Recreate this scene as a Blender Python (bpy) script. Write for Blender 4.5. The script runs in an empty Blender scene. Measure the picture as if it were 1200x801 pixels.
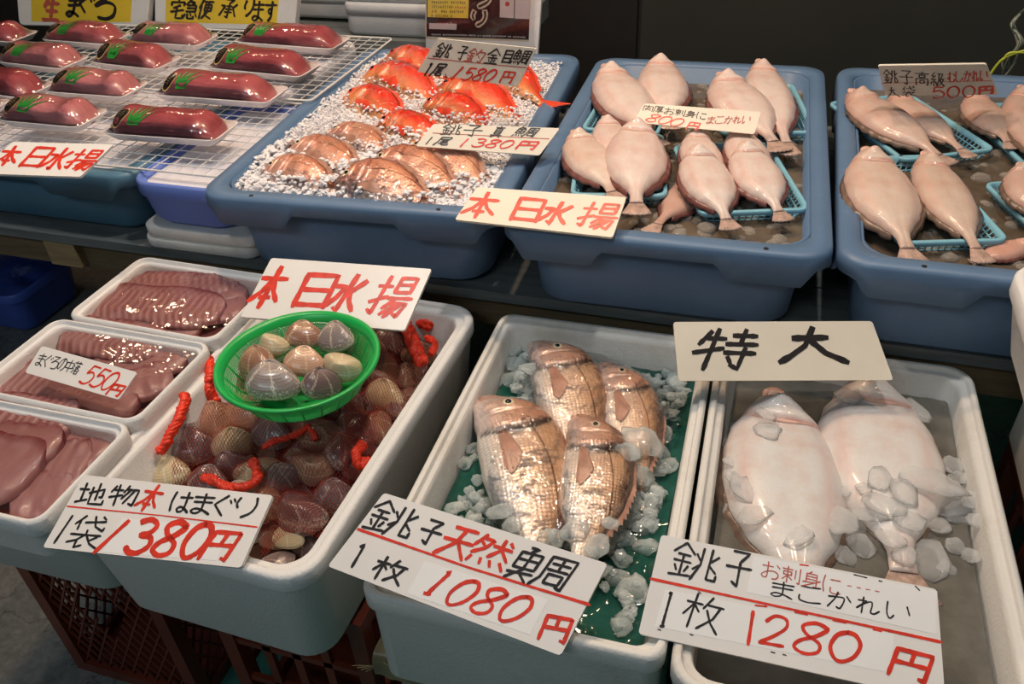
import bpy, bmesh, math, random
from mathutils import Vector, Matrix, noise
from mathutils.bvhtree import BVHTree
sc = bpy.context.scene
COL = sc.collection
R = math.radians
# ---------------------------------------------------------------- camera
FPX = 976.264; CX, CY = 600.0, 400.5; CAMZ = 1.30
RW = ((0.95480482, 0.14067279, -0.26183757), (0.2937188, -0.58160984, 0.75859032), (-0.04557429, -0.80121231, -0.59664212))
CAMPOS = Vector((0, 0, CAMZ))
cam = bpy.data.objects.new('camera', bpy.data.cameras.new('camera')); COL.objects.link(cam)
cam.data.lens = 36.0 * FPX / 1200.0; cam.data.sensor_width = 36; cam.data.clip_start = .02
cam.matrix_world = Matrix([[RW[i][0], -RW[i][1], -RW[i][2], CAMPOS[i]] for i in range(3)] + [[0, 0, 0, 1]])
sc.camera = cam
# ---------------------------------------------------------------- world, lamps, exposure
w = bpy.data.worlds.new('world'); sc.world = w; w.use_nodes = True
w.node_tree.nodes['Background'].inputs[0].default_value = (.55, .68, .80, 1)
w.node_tree.nodes['Background'].inputs[1].default_value = .085
sc.view_settings.view_transform = 'Standard'; sc.view_settings.look = 'None'
sc.view_settings.exposure = 0.10; sc.view_settings.gamma = 1
sc.cycles.transparent_max_bounces = 32
sc.cycles.max_bounces = 6
def bulb(x, y, z, power, color, radius=.045):
    l = bpy.data.lights.new('stall_bulb', 'POINT'); l.energy = power; l.color = color; l.shadow_soft_size = radius
    o = bpy.data.objects.new('stall_bulb', l); o.location = (x, y, z); COL.objects.link(o)
WARM = (1, .70, .46); NEUT = (1, .955, .90)
bulb(-.80, 1.25, 2.15, 34, WARM)
bulb(-.42, 1.50, 2.10, 22, WARM)
bulb(.50, 1.25, 2.25, 15, (1, .76, .54))
bulb(-.95, .78, 2.35, 18, NEUT)
bulb(.05, .84, 2.40, 31, NEUT)
for bx_, by_, bz_ in ((-2.20, 2.42, 1.86), (-1.88, 2.45, 1.90), (-1.50, 2.45, 1.98), (-2.45, 2.3, 1.80)): bulb(bx_, by_, bz_, 3.0, WARM, .035)
def area(x, y, z, sx, sy, power, color, rx=0, rz=0):
    l = bpy.data.lights.new('front_fill', 'AREA'); l.shape = 'RECTANGLE'; l.size = sx; l.size_y = sy; l.energy = power; l.color = color
    o = bpy.data.objects.new('front_fill', l); o.location = (x, y, z); o.rotation_euler = (rx, 0, rz); COL.objects.link(o)
area(-.9, -1.4, 2.7, 1.6, .3, 10.5, (.80, .93, 1), R(38), R(-8))  # cool fill light added behind the camera to lift the front faces

# ---------------------------------------------------------------- pixel of the photograph -> point on a horizontal plane / vertical plane / any plane
def ray(px, py):
    d = (px - CX, py - CY, FPX)
    return Vector([sum(RW[i][k] * d[k] for k in range(3)) for i in range(3)])
def P(px, py, z):
    d = ray(px, py); t = (z - CAMZ) / d.z
    return CAMPOS + d * t
def PY(px, py, y):
    d = ray(px, py); return CAMPOS + d * (y / d.y)
def PP(px, py, p0, n):
    d = ray(px, py); return CAMPOS + d * ((p0 - CAMPOS).dot(n) / d.dot(n))

# ---------------------------------------------------------------- things and parts
def thing(name, label, cat, loc=(0, 0, 0), rz=0, group=None, rot=None):
    o = bpy.data.objects.new(name, None); COL.objects.link(o); o.empty_display_size = .02
    o.location = loc; o.rotation_euler = rot if rot else (0, 0, rz)
    o['label'] = label; o['category'] = cat
    if group: o['group'] = group
    return o
def tag(o, label=None, cat=None, group=None, kind=None):
    if label: o['label'] = label
    if cat: o['category'] = cat
    if group: o['group'] = group
    if kind: o['kind'] = kind
    return o
def mesh(name, vs, fs, mat, parent=None, smooth=False, loc=None, rot=None, uv=None, col=None):
    me = bpy.data.meshes.new(name); me.from_pydata([tuple(v) for v in vs], [], fs); me.update()
    if smooth: me.polygons.foreach_set('use_smooth', [True] * len(me.polygons))
    if uv:
        l = me.uv_layers.new(name='UVMap')
        for lp in me.loops: l.data[lp.index].uv = uv[lp.vertex_index]
    if col:
        a = me.color_attributes.new('tint', 'FLOAT_COLOR', 'POINT')
        for i, c in enumerate(col): a.data[i].color = (c[0], c[1], c[2], 1)
    if mat:
        for m in (mat if isinstance(mat, (list, tuple)) else [mat]): me.materials.append(m)
    o = bpy.data.objects.new(name, me); COL.objects.link(o)
    if parent: o.parent = parent
    if loc is not None: o.location = loc
    if rot is not None: o.rotation_euler = rot
    return o
class MB:
    def __init__(s): s.v = []; s.f = []
    def add(s, vs, fs):
        b = len(s.v); s.v += [Vector(v) for v in vs]; s.f += [tuple(b + i for i in f) for f in fs]; return s
    def box(s, c, d, m=None):
        x, y, z = [k / 2 for k in d]
        vs = [Vector((sx * x, sy * y, sz * z)) for sz in (-1, 1) for sy in (-1, 1) for sx in (-1, 1)]
        vs = [(m @ v if m else v) + Vector(c) for v in vs]
        return s.add(vs, [(0, 2, 3, 1), (4, 5, 7, 6), (0, 1, 5, 4), (2, 6, 7, 3), (0, 4, 6, 2), (1, 3, 7, 5)])
    def bar(s, a, b, r, n=6, r2=None):
        a, b = Vector(a), Vector(b); d = (b - a).normalized(); r2 = r if r2 is None else r2
        u = d.orthogonal().normalized(); w_ = d.cross(u)
        vs = [p + (u * math.cos(t) + w_ * math.sin(t)) * q for p, q in ((a, r), (b, r2)) for t in [2 * math.pi * k / n for k in range(n)]]
        fs = [(k, (k + 1) % n, n + (k + 1) % n, n + k) for k in range(n)] + [tuple(range(n))[::-1], tuple(range(n, 2 * n))]
        return s.add(vs, fs)
    def tube(s, pts, r, n=6, closed=False):
        pts = [Vector(p) for p in pts]; m = len(pts); vs = []; u = None
        for i, p in enumerate(pts):
            a = pts[(i - 1) % m] if (closed or i > 0) else p
            b = pts[(i + 1) % m] if (closed or i < m - 1) else p
            d = (b - a).normalized()
            if u is None: u = d.orthogonal().normalized()
            u = (u - d * u.dot(d)).normalized(); w_ = d.cross(u)
            rr = r(i / max(1, m - 1)) if callable(r) else r
            vs += [p + (u * math.cos(2 * math.pi * k / n) + w_ * math.sin(2 * math.pi * k / n)) * rr for k in range(n)]
        fs = []
        for i in range(m if closed else m - 1):
            j = (i + 1) % m
            fs += [(i * n + k, i * n + (k + 1) % n, j * n + (k + 1) % n, j * n + k) for k in range(n)]
        if not closed: fs += [tuple(range(n))[::-1], tuple(range((m - 1) * n, m * n))]
        return s.add(vs, fs)
    def build(s, name, mat, parent=None, smooth=False, loc=None, rot=None):
        return mesh(name, s.v, s.f, mat, parent, smooth, loc, rot)
def rrect(w_, d, r, n=5):
    pts = []
    r = min(r, w_ / 2 - 1e-4, d / 2 - 1e-4)
    for cx, cy, a0 in ((w_/2 - r, d/2 - r, 0), (-w_/2 + r, d/2 - r, 90), (-w_/2 + r, -d/2 + r, 180), (w_/2 - r, -d/2 + r, 270)):
        for k in range(n + 1):
            a = R(a0 + 90 * k / n); pts.append((cx + r * math.cos(a), cy + r * math.sin(a)))
    return pts
def loft(loops, cap0=True, cap1=True):
    """loops: list of lists of (x,y,z), same count"""
    n = len(loops[0]); vs = [v for l in loops for v in l]; fs = []
    for i in range(len(loops) - 1):
        for k in range(n):
            k2 = (k + 1) % n; fs.append((i * n + k, i * n + k2, (i + 1) * n + k2, (i + 1) * n + k))
    if cap0: fs.append(tuple(range(n))[::-1])
    if cap1: fs.append(tuple((len(loops) - 1) * n + k for k in range(n)))
    return vs, fs
def bevel(o, wd, seg=2):
    m = o.modifiers.new('bevel', 'BEVEL'); m.width = wd; m.segments = seg; m.limit_method = 'ANGLE'; m.angle_limit = R(40)
def lerp(a, b, t): return a + (b - a) * t
def interp(tbl, u):
    for (a, x), (b, y) in zip(tbl, tbl[1:]):
        if u <= b:
            t = (u - a) / (b - a); t = max(0, min(1, t)); return x + (y - x) * (t * t * (3 - 2 * t) * .5 + t * .5)
    return tbl[-1][1]
def catmull(pts, n=5):
    out = []
    for i in range(len(pts) - 1):
        p0 = pts[max(0, i - 1)]; p1 = pts[i]; p2 = pts[i + 1]; p3 = pts[min(len(pts) - 1, i + 2)]
        for k in range(n):
            t = k / n
            out.append(.5 * ((2 * p1) + (p2 - p0) * t + (2 * p0 - 5 * p1 + 4 * p2 - p3) * t * t + (3 * p1 - p0 - 3 * p2 + p3) * t ** 3))
    return out + [pts[-1]]

# ---------------------------------------------------------------- materials
class NT:
    def __init__(s, name):
        s.m = bpy.data.materials.new(name); s.m.use_nodes = True; s.t = s.m.node_tree; s.n = s.t.nodes; s.l = s.t.links
        s.b = s.n['Principled BSDF']; s.out = s.n['Material Output']
    def node(s, typ, **k):
        x = s.n.new(typ)
        for a, v in k.items():
            if hasattr(x, a): setattr(x, a, v)
        return x
    def set(s, **k):
        for a, v in k.items():
            s.b.inputs[a.replace('_', ' ')].default_value = v
        return s
    def link(s, a, b): s.l.new(a, b); return s
    def coord(s, kind='Object', scale=1, sc3=None):
        c = s.node('ShaderNodeTexCoord'); m = s.node('ShaderNodeMapping')
        m.inputs['Scale'].default_value = sc3 or (scale,) * 3
        s.link(c.outputs[kind], m.inputs['Vector']); return m.outputs[0]
    def noise(s, vec, scale, detail=4, rough=.55):
        x = s.node('ShaderNodeTexNoise'); x.inputs['Scale'].default_value = scale; x.inputs['Detail'].default_value = detail
        x.inputs['Roughness'].default_value = rough; s.link(vec, x.inputs['Vector']); return x.outputs['Fac']
    def ramp(s, fac, stops, interp_='LINEAR'):
        x = s.node('ShaderNodeValToRGB'); x.color_ramp.interpolation = interp_
        e = x.color_ramp.elements
        while len(e) < len(stops): e.new(.5)
        for q, (p, c) in zip(e, stops): q.position = p; q.color = (*c, 1) if len(c) == 3 else c
        s.link(fac, x.inputs[0]); return x.outputs[0]
    def mix(s, fac, a, b, mode='MIX'):
        x = s.node('ShaderNodeMix'); x.data_type = 'RGBA'; x.blend_type = mode
        if isinstance(fac, (int, float)): x.inputs[0].default_value = fac
        else: s.link(fac, x.inputs[0])
        for v, i in ((a, 6), (b, 7)):
            if isinstance(v, tuple): x.inputs[i].default_value = (*v, 1)
            else: s.link(v, x.inputs[i])
        return x.outputs[2]
    def math(s, op, a, b=0.0):
        x = s.node('ShaderNodeMath'); x.operation = op
        for v, i in ((a, 0), (b, 1)):
            if isinstance(v, (int, float)): x.inputs[i].default_value = v
            else: s.link(v, x.inputs[i])
        return x.outputs[0]
    def bump(s, h, strength=.3, dist=.002, normal=None):
        x = s.node('ShaderNodeBump'); x.inputs['Strength'].default_value = strength; x.inputs['Distance'].default_value = dist
        s.link(h, x.inputs['Height'])
        if normal: s.link(normal, x.inputs['Normal'])
        s.link(x.outputs[0], s.b.inputs['Normal']); return x.outputs[0]
    def base(s, c):
        if isinstance(c, tuple): s.b.inputs['Base Color'].default_value = (*c, 1)
        else: s.link(c, s.b.inputs['Base Color'])
        return s
def simple(name, c, rough=.5, var=.12, scale=20, bump=0, bscale=200, spec=.5, bdist=.001, **k):
    t = NT(name); v = t.coord()
    n = t.noise(v, scale)
    lo = tuple(max(0, x * (1 - var)) for x in c); hi = tuple(min(1, x * (1 + var)) for x in c)
    t.base(t.ramp(n, [(.3, lo), (.7, hi)]))
    t.set(Roughness=rough, **{'Specular IOR Level': spec}, **k)
    if bump: t.bump(t.noise(v, bscale, 3), bump, bdist)
    return t.m
def foam_mat(name, c, stain=(.45, .40, .30), amt=.25):
    t = NT(name); v = t.coord()
    vo = t.node('ShaderNodeTexVoronoi'); vo.inputs['Scale'].default_value = 260; t.link(v, vo.inputs['Vector'])
    n1 = t.noise(v, 7, 6, .7); n2 = t.noise(v, 60, 3)
    s1 = t.math('MULTIPLY', t.ramp(n1, [(.50, (0, 0, 0)), (.78, (1, 1, 1))]), amt)
    base = t.mix(t.math('MULTIPLY', n2, .25), c, tuple(x * .86 for x in c))
    t.base(t.mix(s1, base, stain)); t.set(Roughness=.55, **{'Specular IOR Level': .35})
    t.bump(vo.outputs['Distance'], .25, .0012)
    return t.m
M = {}
M['foam'] = foam_mat('white foam', (.80, .80, .79), amt=.10)
M['foam_old'] = foam_mat('used foam', (.76, .75, .71), (.40, .33, .22), .55)
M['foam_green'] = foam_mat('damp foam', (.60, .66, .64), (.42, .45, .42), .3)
M['foam_blue'] = foam_mat('blue foam', (.15, .24, .66), (.14, .18, .42), .3)
def tub_mat(name, c, dark):
    t = NT(name); v = t.coord()
    n = t.noise(v, 5, 6, .65); n2 = t.noise(v, 70, 4, .7)
    col = t.mix(t.ramp(n, [(.35, (0, 0, 0)), (.7, (1, 1, 1))]), c, dark)
    scuff = t.ramp(n2, [(.58, (0, 0, 0)), (.75, (.22, .22, .22))])
    t.base(t.mix(scuff, col, tuple(min(1, x * 1.5 + .04) for x in c))); t.set(Roughness=.42, **{'Specular IOR Level': .45})
    t.bump(n2, .12, .001); return t.m
M['tub'] = tub_mat('blue tub plastic', (.122, .212, .350), (.098, .176, .300))
M['tub_teal'] = tub_mat('teal tub plastic', (.105, .235, .34), (.08, .20, .31))
M['tray_blue'] = simple('light blue basket plastic', (.23, .50, .62), .35, .08)
M['crate_brown'] = simple('brown crate plastic', (.16, .030, .014), .35, .25, 8, .2, 60)
M['dark'] = simple('plain black', (.012, .010, .009), .6)
M['sign'] = simple('painted white sign board', (.84, .82, .79), .32, .03, 12, .08, 40)
M['sign_old'] = simple('aged sign board', (.80, .74, .62), .42, .06, 9, .08, 40)
M['paper'] = simple('white paper label', (.88, .88, .87), .5, .02)
M['ink'] = simple('black brush ink', (.022, .018, .018), .35, .3, 60)
M['red'] = simple('red brush paint', (.72, .045, .022), .35, .22, 70)
M['maroon'] = simple('thin red pen', (.50, .10, .07), .5, .1)
M['yellow'] = simple('yellow paper', (.80, .58, .045), .5, .04)
def wood(name, c):
    t = NT(name); v = t.coord(sc3=(3, 30, 30)); n = t.noise(v, 2.2, 6, .65)
    t.base(t.ramp(n, [(.3, tuple(x * .55 for x in c)), (.7, c)])); t.set(Roughness=.7); t.bump(n, .4, .002); return t.m
M['wood'] = wood('weathered wood', (.24, .17, .09)); M['wood_grey'] = wood('grey table boards', (.17, .19, .19))
M['wood_pale'] = wood('pale timber', (.42, .30, .15))
M['wire'] = simple('white coated wire', (.80, .78, .74), .35, .04)
M['green'] = simple('green plastic', (.012, .42, .085), .28, .08)
M['green'].node_tree.nodes['Principled BSDF'].inputs['Subsurface Weight'].default_value = .0
def film_mat(name, bump_scale=14, strength=.5, base=.04, dist=.01, gain=1.0, rough=.06):
    t = NT(name); v = t.coord()
    gl = t.node('ShaderNodeBsdfGlossy'); gl.inputs['Roughness'].default_value = rough; gl.inputs['Color'].default_value = (1, 1, 1, 1)
    tr = t.node('ShaderNodeBsdfTransparent'); mx = t.node('ShaderNodeMixShader')
    fr = t.node('ShaderNodeFresnel'); fr.inputs['IOR'].default_value = 1.45
    b = t.node('ShaderNodeBump'); b.inputs['Strength'].default_value = strength; b.inputs['Distance'].default_value = dist
    t.link(t.noise(v, bump_scale, 3, .6), b.inputs['Height'])
    t.link(b.outputs[0], gl.inputs['Normal']); t.link(b.outputs[0], fr.inputs['Normal'])
    f = t.math('ADD', t.math('MULTIPLY', fr.outputs[0], gain), base)
    t.link(f, mx.inputs[0]); t.link(tr.outputs[0], mx.inputs[1]); t.link(gl.outputs[0], mx.inputs[2]); t.link(mx.outputs[0], t.out.inputs['Surface'])
    t.n.remove(t.b); return t.m
M['film'] = film_mat('taut plastic wrap')
M['bag'] = film_mat('wrinkled plastic bag', 22, .9, .05, .02)
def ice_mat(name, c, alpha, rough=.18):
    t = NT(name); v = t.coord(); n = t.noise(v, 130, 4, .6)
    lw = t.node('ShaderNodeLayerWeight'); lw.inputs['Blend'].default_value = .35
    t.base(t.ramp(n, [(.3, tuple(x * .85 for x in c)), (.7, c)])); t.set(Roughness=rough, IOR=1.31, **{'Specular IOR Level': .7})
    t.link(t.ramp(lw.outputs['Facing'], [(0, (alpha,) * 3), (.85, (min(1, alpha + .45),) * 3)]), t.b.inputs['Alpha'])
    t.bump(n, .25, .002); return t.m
M['ice'] = ice_mat('clear ice', (.80, .88, .87), .20, .08)
M['ice_tub'] = ice_mat('crushed ice', (.93, .91, .93), 1.0, .38)
M['ice_flake'] = ice_mat('wet ice flake', (.80, .82, .82), .22, .10)
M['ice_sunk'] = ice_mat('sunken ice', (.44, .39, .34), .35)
M['foam_white'] = foam_mat('bright foam', (.80, .80, .84), amt=.08)
t_ = M['ice_tub'].node_tree.nodes['Principled BSDF']; t_.inputs['Subsurface Weight'].default_value = .6; t_.inputs['Subsurface Radius'].default_value = (.010, .010, .011)
M['sleeve'] = film_mat('clear sleeve', 9, .3, .015, .004, .45)
def water_mat(name, c, c2, alpha, scale=18, bump=.35):
    t = NT(name); v = t.coord(); n = t.noise(v, scale, 5, .6); n2 = t.noise(v, scale * 2.5, 2)
    t.base(t.ramp(n, [(.35, c), (.68, c2)])); t.set(Roughness=.06, Alpha=alpha, IOR=1.33, **{'Specular IOR Level': .6}); t.bump(n2, bump, .004); return t.m
# ================================================================ the setting
def structure(name, mb, mat):
    o = mb.build(name, mat); o['kind'] = 'structure'; return o
t = NT('stall floor'); v = t.coord()
geo = t.node('ShaderNodeNewGeometry'); sep = t.node('ShaderNodeSeparateXYZ'); t.link(geo.outputs['Position'], sep.inputs[0])
n = t.noise(v, 3, 8, .65); n2 = t.noise(v, 45, 5, .7)
grey = t.ramp(n2, [(.3, (.12, .12, .11)), (.7, (.25, .25, .235))])
teal = t.ramp(n2, [(.3, (.03, .13, .105)), (.7, (.055, .21, .165))])
edge = t.math('ADD', t.math('ADD', t.math('MULTIPLY', sep.outputs[0], -.9), t.math('MULTIPLY', sep.outputs[1], -.55)), t.math('MULTIPLY', n, .35))
fac = t.ramp(edge, [(.60, (0, 0, 0)), (.78, (1, 1, 1))])
crk = t.node('ShaderNodeTexNoise'); crk.inputs['Scale'].default_value = 1.7; crk.inputs['Detail'].default_value = 9; crk.inputs['Roughness'].default_value = .62; t.link(v, crk.inputs['Vector'])
cd_ = t.math('ABSOLUTE', t.math('SUBTRACT', crk.outputs['Fac'], .52))
cr = t.ramp(cd_, [(.0, (.4, .4, .4)), (.0035, (1, 1, 1))])
t.base(t.mix(1.0, t.mix(fac, teal, grey), cr, 'MULTIPLY')); t.set(Roughness=.45); t.bump(n2, .3, .003)
M['floor'] = t.m
structure('floor', MB().box((0, 1.0, -.05), (9, 7, .1)), M['floor'])
M['wall'] = simple('dark wall board', (.030, .030, .026), .55, .12, 3)
structure('wall_back', MB().box((.3, 2.62, 1.4), (8, .08, 2.8)), M['wall'])
structure('wall_left', MB().box((-3.75, .9, 1.4), (.1, 3.5, 2.8)), M['wall'])
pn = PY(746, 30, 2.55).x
structure('black_slab_1', MB().box((pn - 1.6, 2.565, 1.2), (3.2, .03, 2.4)), M['dark'])  # thin black slab in front of the left part of the back wall

# ================================================================ trestle table of the upper tier: boards on timber legs
ZT = .562
tbl = thing('display_table', 'long low timber trestle table under the row of blue tubs', 'table', (0, 1.45, 0))
y0, y1 = 1.06, 1.86
for k in range(6):
    ya = lerp(y0, y1, k / 6); yb = lerp(y0, y1, (k + 1) / 6) - .006
    MB().box((-.55, (ya + yb) / 2 - 1.45, ZT - .009), (4.3, yb - ya, .018 - .001 * (k % 2))).build('board', M['wood_grey'], tbl)
for ya in (1.10, 1.45, 1.80):
    MB().box((-.55, ya - 1.45, ZT - .05), (4.3, .04, .06)).build('rail', M['wood'], tbl)
for x in (-1.27, -.62, .1, .62):
    MB().box((x, -.02, ZT - .045), (.07, .74, .05)).build('crossbar', M['wood_pale'], tbl)
    for s in (-1, 1):
        MB().bar((x, s * .05, .50), (x + .03, s * .31 - .02, 0), .03, 4).build('leg', M['wood_pale'], tbl)
cr_ = MB().bar((.74, -.28, .0), (.42, -.28, .50), .024, 4).build('brace', M['wood_pale'], tbl)
# small blocks seen below the tubs
for px, py in ((548, 352), (700, 366)):
    p = P(px, py, .53)
    MB().box((p.x, p.y - 1.45 + .06, .525), (.10, .10, .05)).build('spacer_block', M['wood'], tbl)

# ================================================================ blue tubs
def skirt_depth(x, w_, front):
    """two deep tabs on each long side of the rim"""
    a = abs(x) / (w_ / 2)
    def ss(e0, e1, v_): t_ = max(0, min(1, (v_ - e0) / (e1 - e0))); return t_ * t_ * (3 - 2 * t_)
    return .024 + .024 * ss(.34, .42, a) * (1 - ss(.84, .92, a))
def make_tub(label, x0, x1, y0, y1, zr, mat, zb=ZT + .001, name='fish_tub', holes=True):
    W, D = x1 - x0, y1 - y0; H = zr - zb
    th = thing(name, label, 'tub', ((x0 + x1) / 2, (y0 + y1) / 2, zb))
    rim_w = .030; tp = .024
    def L(w_, d, r, z): return [(x, y, z) for x, y in rrect(w_, d, r, 14)]
    def dense(l):
        # subdivide the long straight edges so that the skirt can follow its tabs
        out = []
        for i, p in enumerate(l):
            q = l[(i + 1) % len(l)]; out.append(p); dd = math.dist(p, q)
            if dd > .1:
                for k in range(1, 48): out.append(tuple(lerp(a, b, k / 48) for a, b in zip(p, q)))
        return out
    body = [L(W - 2 * tp - .06, D - 2 * tp - .06, .04, 0), L(W - 2 * tp - .03, D - 2 * tp - .03, .055, .012), L(W - 2 * rim_w + .002, D - 2 * rim_w + .002, .05, H - .004),
            L(W - 2 * rim_w - .008, D - 2 * rim_w - .008, .045, H - .004), L(W - 2 * tp - .042, D - 2 * tp - .042, .05, .02), L(W - 2 * tp - .07, D - 2 * tp - .07, .04, .008)]
    o = mesh('tub_body', *loft(body), mat, th, True)
    ol = dense(rrect(W, D, .045, 8)); om = dense(rrect(W - .006, D - .006, .043, 8)); il = dense(rrect(W - 2 * rim_w, D - 2 * rim_w, .04, 8))
    iu = dense(rrect(W - 2 * rim_w + .004, D - 2 * rim_w + .004, .042, 8)); ot = dense(rrect(W + .004, D + .004, .047, 8))
    def sk(p): return H - skirt_depth(p[0] if abs(p[1]) > D / 2 - .04 else p[1] * W / D, W, True)
    loops = [[(x * .992, y * .992, sk((x, y))) for x, y in om], [(x, y, sk((x, y))) for x, y in ot], [(x, y, H - .006) for x, y in ol],
             [(x, y, H) for x, y in om], [(x, y, H) for x, y in iu], [(x, y, H - .008) for x, y in il], [(x * .995, y * .995, H - .02) for x, y in il]]
    mesh('tub_rim', *loft(loops, False, False), mat, th, True)
    if holes:
        for sx in (-.31, .31):
            MB().bar((sx * W, -D / 2 + .012, H - .002), (sx * W, -D / 2 + .012, H + .0006), .0035, 10).build('drain_hole', M['dark'], th)
    return th
ZR = .715
tub1 = make_tub('blue plastic tub packed with crushed ice and red fish', -.894, -.390, 1.015, 1.760, ZR, M['tub'])
tub1.rotation_euler.z = R(3.6)
tub2 = make_tub('blue plastic tub of flounders between the ice tub and the right tub', -.368, .094, 1.010, 1.772, ZR, M['tub'])
tub2.rotation_euler.z = R(1.4)
tub3 = make_tub('blue plastic tub of flounders at the right end of the table', .108, .655, 1.012, 1.785, ZR, M['tub'])
tubA = make_tub('teal plastic tub under the tuna racks at the left', -1.68, -1.052, 1.060, 1.80, .698, M['tub_teal'], holes=False)

# contents of the tubs: filler that the fish lie on
def filler(name, x0, x1, y0, y1, z, mat, amp, nx, ny, freq, label, cat, seed=0, thick=.03, kind='stuff', r=.04):
    vs = []; fs = []
    for j in range(ny + 1):
        for i in range(nx + 1):
            x = lerp(x0, x1, i / nx); y = lerp(y0, y1, j / ny)
            e = min(i, nx - i, j, ny - j) == 0
            h = 0 if amp == 0 else amp * (noise.noise(Vector((x * freq, y * freq, seed))) + .6 * noise.noise(Vector((x * freq * 3.1, y * freq * 3.1, seed + 5))) + .35 * noise.noise(Vector((x * freq * 8, y * freq * 8, seed + 9))))
            vs.append((x, y, z + h))
    for j in range(ny):
        for i in range(nx):
            a = j * (nx + 1) + i; fs.append((a, a + 1, a + nx + 2, a + nx + 1))
    o = mesh(name, vs, fs, mat, None, True); tag(o, label, cat, kind=kind); return o
M['water_tub'] = water_mat('murky brown water', (.10, .072, .048), (.19, .15, .11), .93, 9)
M['water_box'] = water_mat('cloudy grey water', (.11, .105, .088), (.21, .20, .175), .9, 12)
M['water_green'] = water_mat('green tinted ice water', (.006, .050, .036), (.028, .12, .092), .95, 14)
M['water_clam'] = water_mat('brown seawater', (.035, .015, .010), (.08, .035, .02), .95, 14)
ib = filler('crushed_ice', -.860, -.424, 1.055, 1.722, .697, M['ice_tub'], .009, 150, 200, 30, 'bed of crushed ice under red fish and snappers in a blue tub', 'ice', 1)
iw = filler('ice_water', -.335, .060, 1.052, 1.732, .682, M['water_tub'], .0015, 70, 90, 18, 'murky ice water around flounders in the middle blue tub', 'water', 2)
def spin(o, tub):
    c = tub.location; a = tub.rotation_euler.z
    for v_ in o.data.vertices:
        x, y = v_.co.x - c.x, v_.co.y - c.y; v_.co.x = c.x + x * math.cos(a) - y * math.sin(a); v_.co.y = c.y + x * math.sin(a) + y * math.cos(a)
spin(ib, tub1); spin(iw, tub2)
filler('ice_water', .142, .620, 1.048, 1.748, .684, M['water_tub'], .0015, 70, 90, 18, 'dark brown water around flounders in the right blue tub', 'water', 3)

# ================================================================ foam boxes
def make_box(label, x0, x1, y0, y1, zr, zb, mat, rz=0, wall=.026, lip=.012, floor_=.03, taper=.02, name='foam_box', cat='box', group=None, rad=1.0):
    W, D = x1 - x0, y1 - y0; H = zr - zb
    th = thing(name, label, cat, ((x0 + x1) / 2, (y0 + y1) / 2, zb), rz, group)
    def L(w_, d, r, z): return [(x, y, z) for x, y in rrect(w_, d, r * rad, 6)]
    loops = [L(W - 2 * taper - .02, D - 2 * taper - .02, .035, 0), L(W - 2 * taper, D - 2 * taper, .04, .012), L(W - .010, D - .010, .042, H - .030), L(W, D, .044, H - .026), L(W, D, .044, H - .004), L(W - .006, D - .006, .042, H),
             L(W - 2 * lip, D - 2 * lip, .038, H), L(W - 2 * lip - .002, D - 2 * lip - .002, .037, H - .007), L(W - 2 * wall + .006, D - 2 * wall + .006, .034, H - .007), L(W - 2 * wall, D - 2 * wall, .030, H - .014),
             L(W - 2 * wall - 2 * taper * .8, D - 2 * wall - 2 * taper * .8, .03, floor_ + .01), L(W - 2 * wall - 2 * taper * .8 - .02, D - 2 * wall - 2 * taper * .8 - .02, .025, floor_)]
    o = mesh('box_shell', *loft(loops), mat, th, True); bevel(o, .002, 1)
    return th
ZB = .55
box_clam = make_box('large white foam box full of clams in red nets', -.770, -.412, .475, 1.035, ZB, .352, M['foam'], R(-1.5))
box_snap = make_box('white foam box holding four bagged snappers on ice', -.364, -.031, .480, 1.030, ZB, .376, M['foam_old'], R(.8), wall=.020, lip=.009, taper=.006, rad=.5)
box_flat = make_box('white foam box with two big flounders in grey ice water', -.026, .318, .465, 1.045, ZB, .345, M['foam_old'], R(1.0), wall=.021, lip=.009, taper=.006, rad=.75)
filler('brown_water', -.735, -.450, .525, .995, .452, M['water_clam'], 0, 2, 2, 1, 'dark brown water between the clams in the foam box', 'water', 2)
filler('green_ice_water', -.336, -.054, .508, 1.004, .497, M['water_green'], .006, 40, 60, 20, 'green tinted ice water around the bagged snappers', 'water', 4)
filler('grey_ice_water', .003, .289, .494, 1.018, .508, M['water_box'], .002, 40, 60, 20, 'cloudy grey ice water around the two big flounders', 'water', 6)
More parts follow.
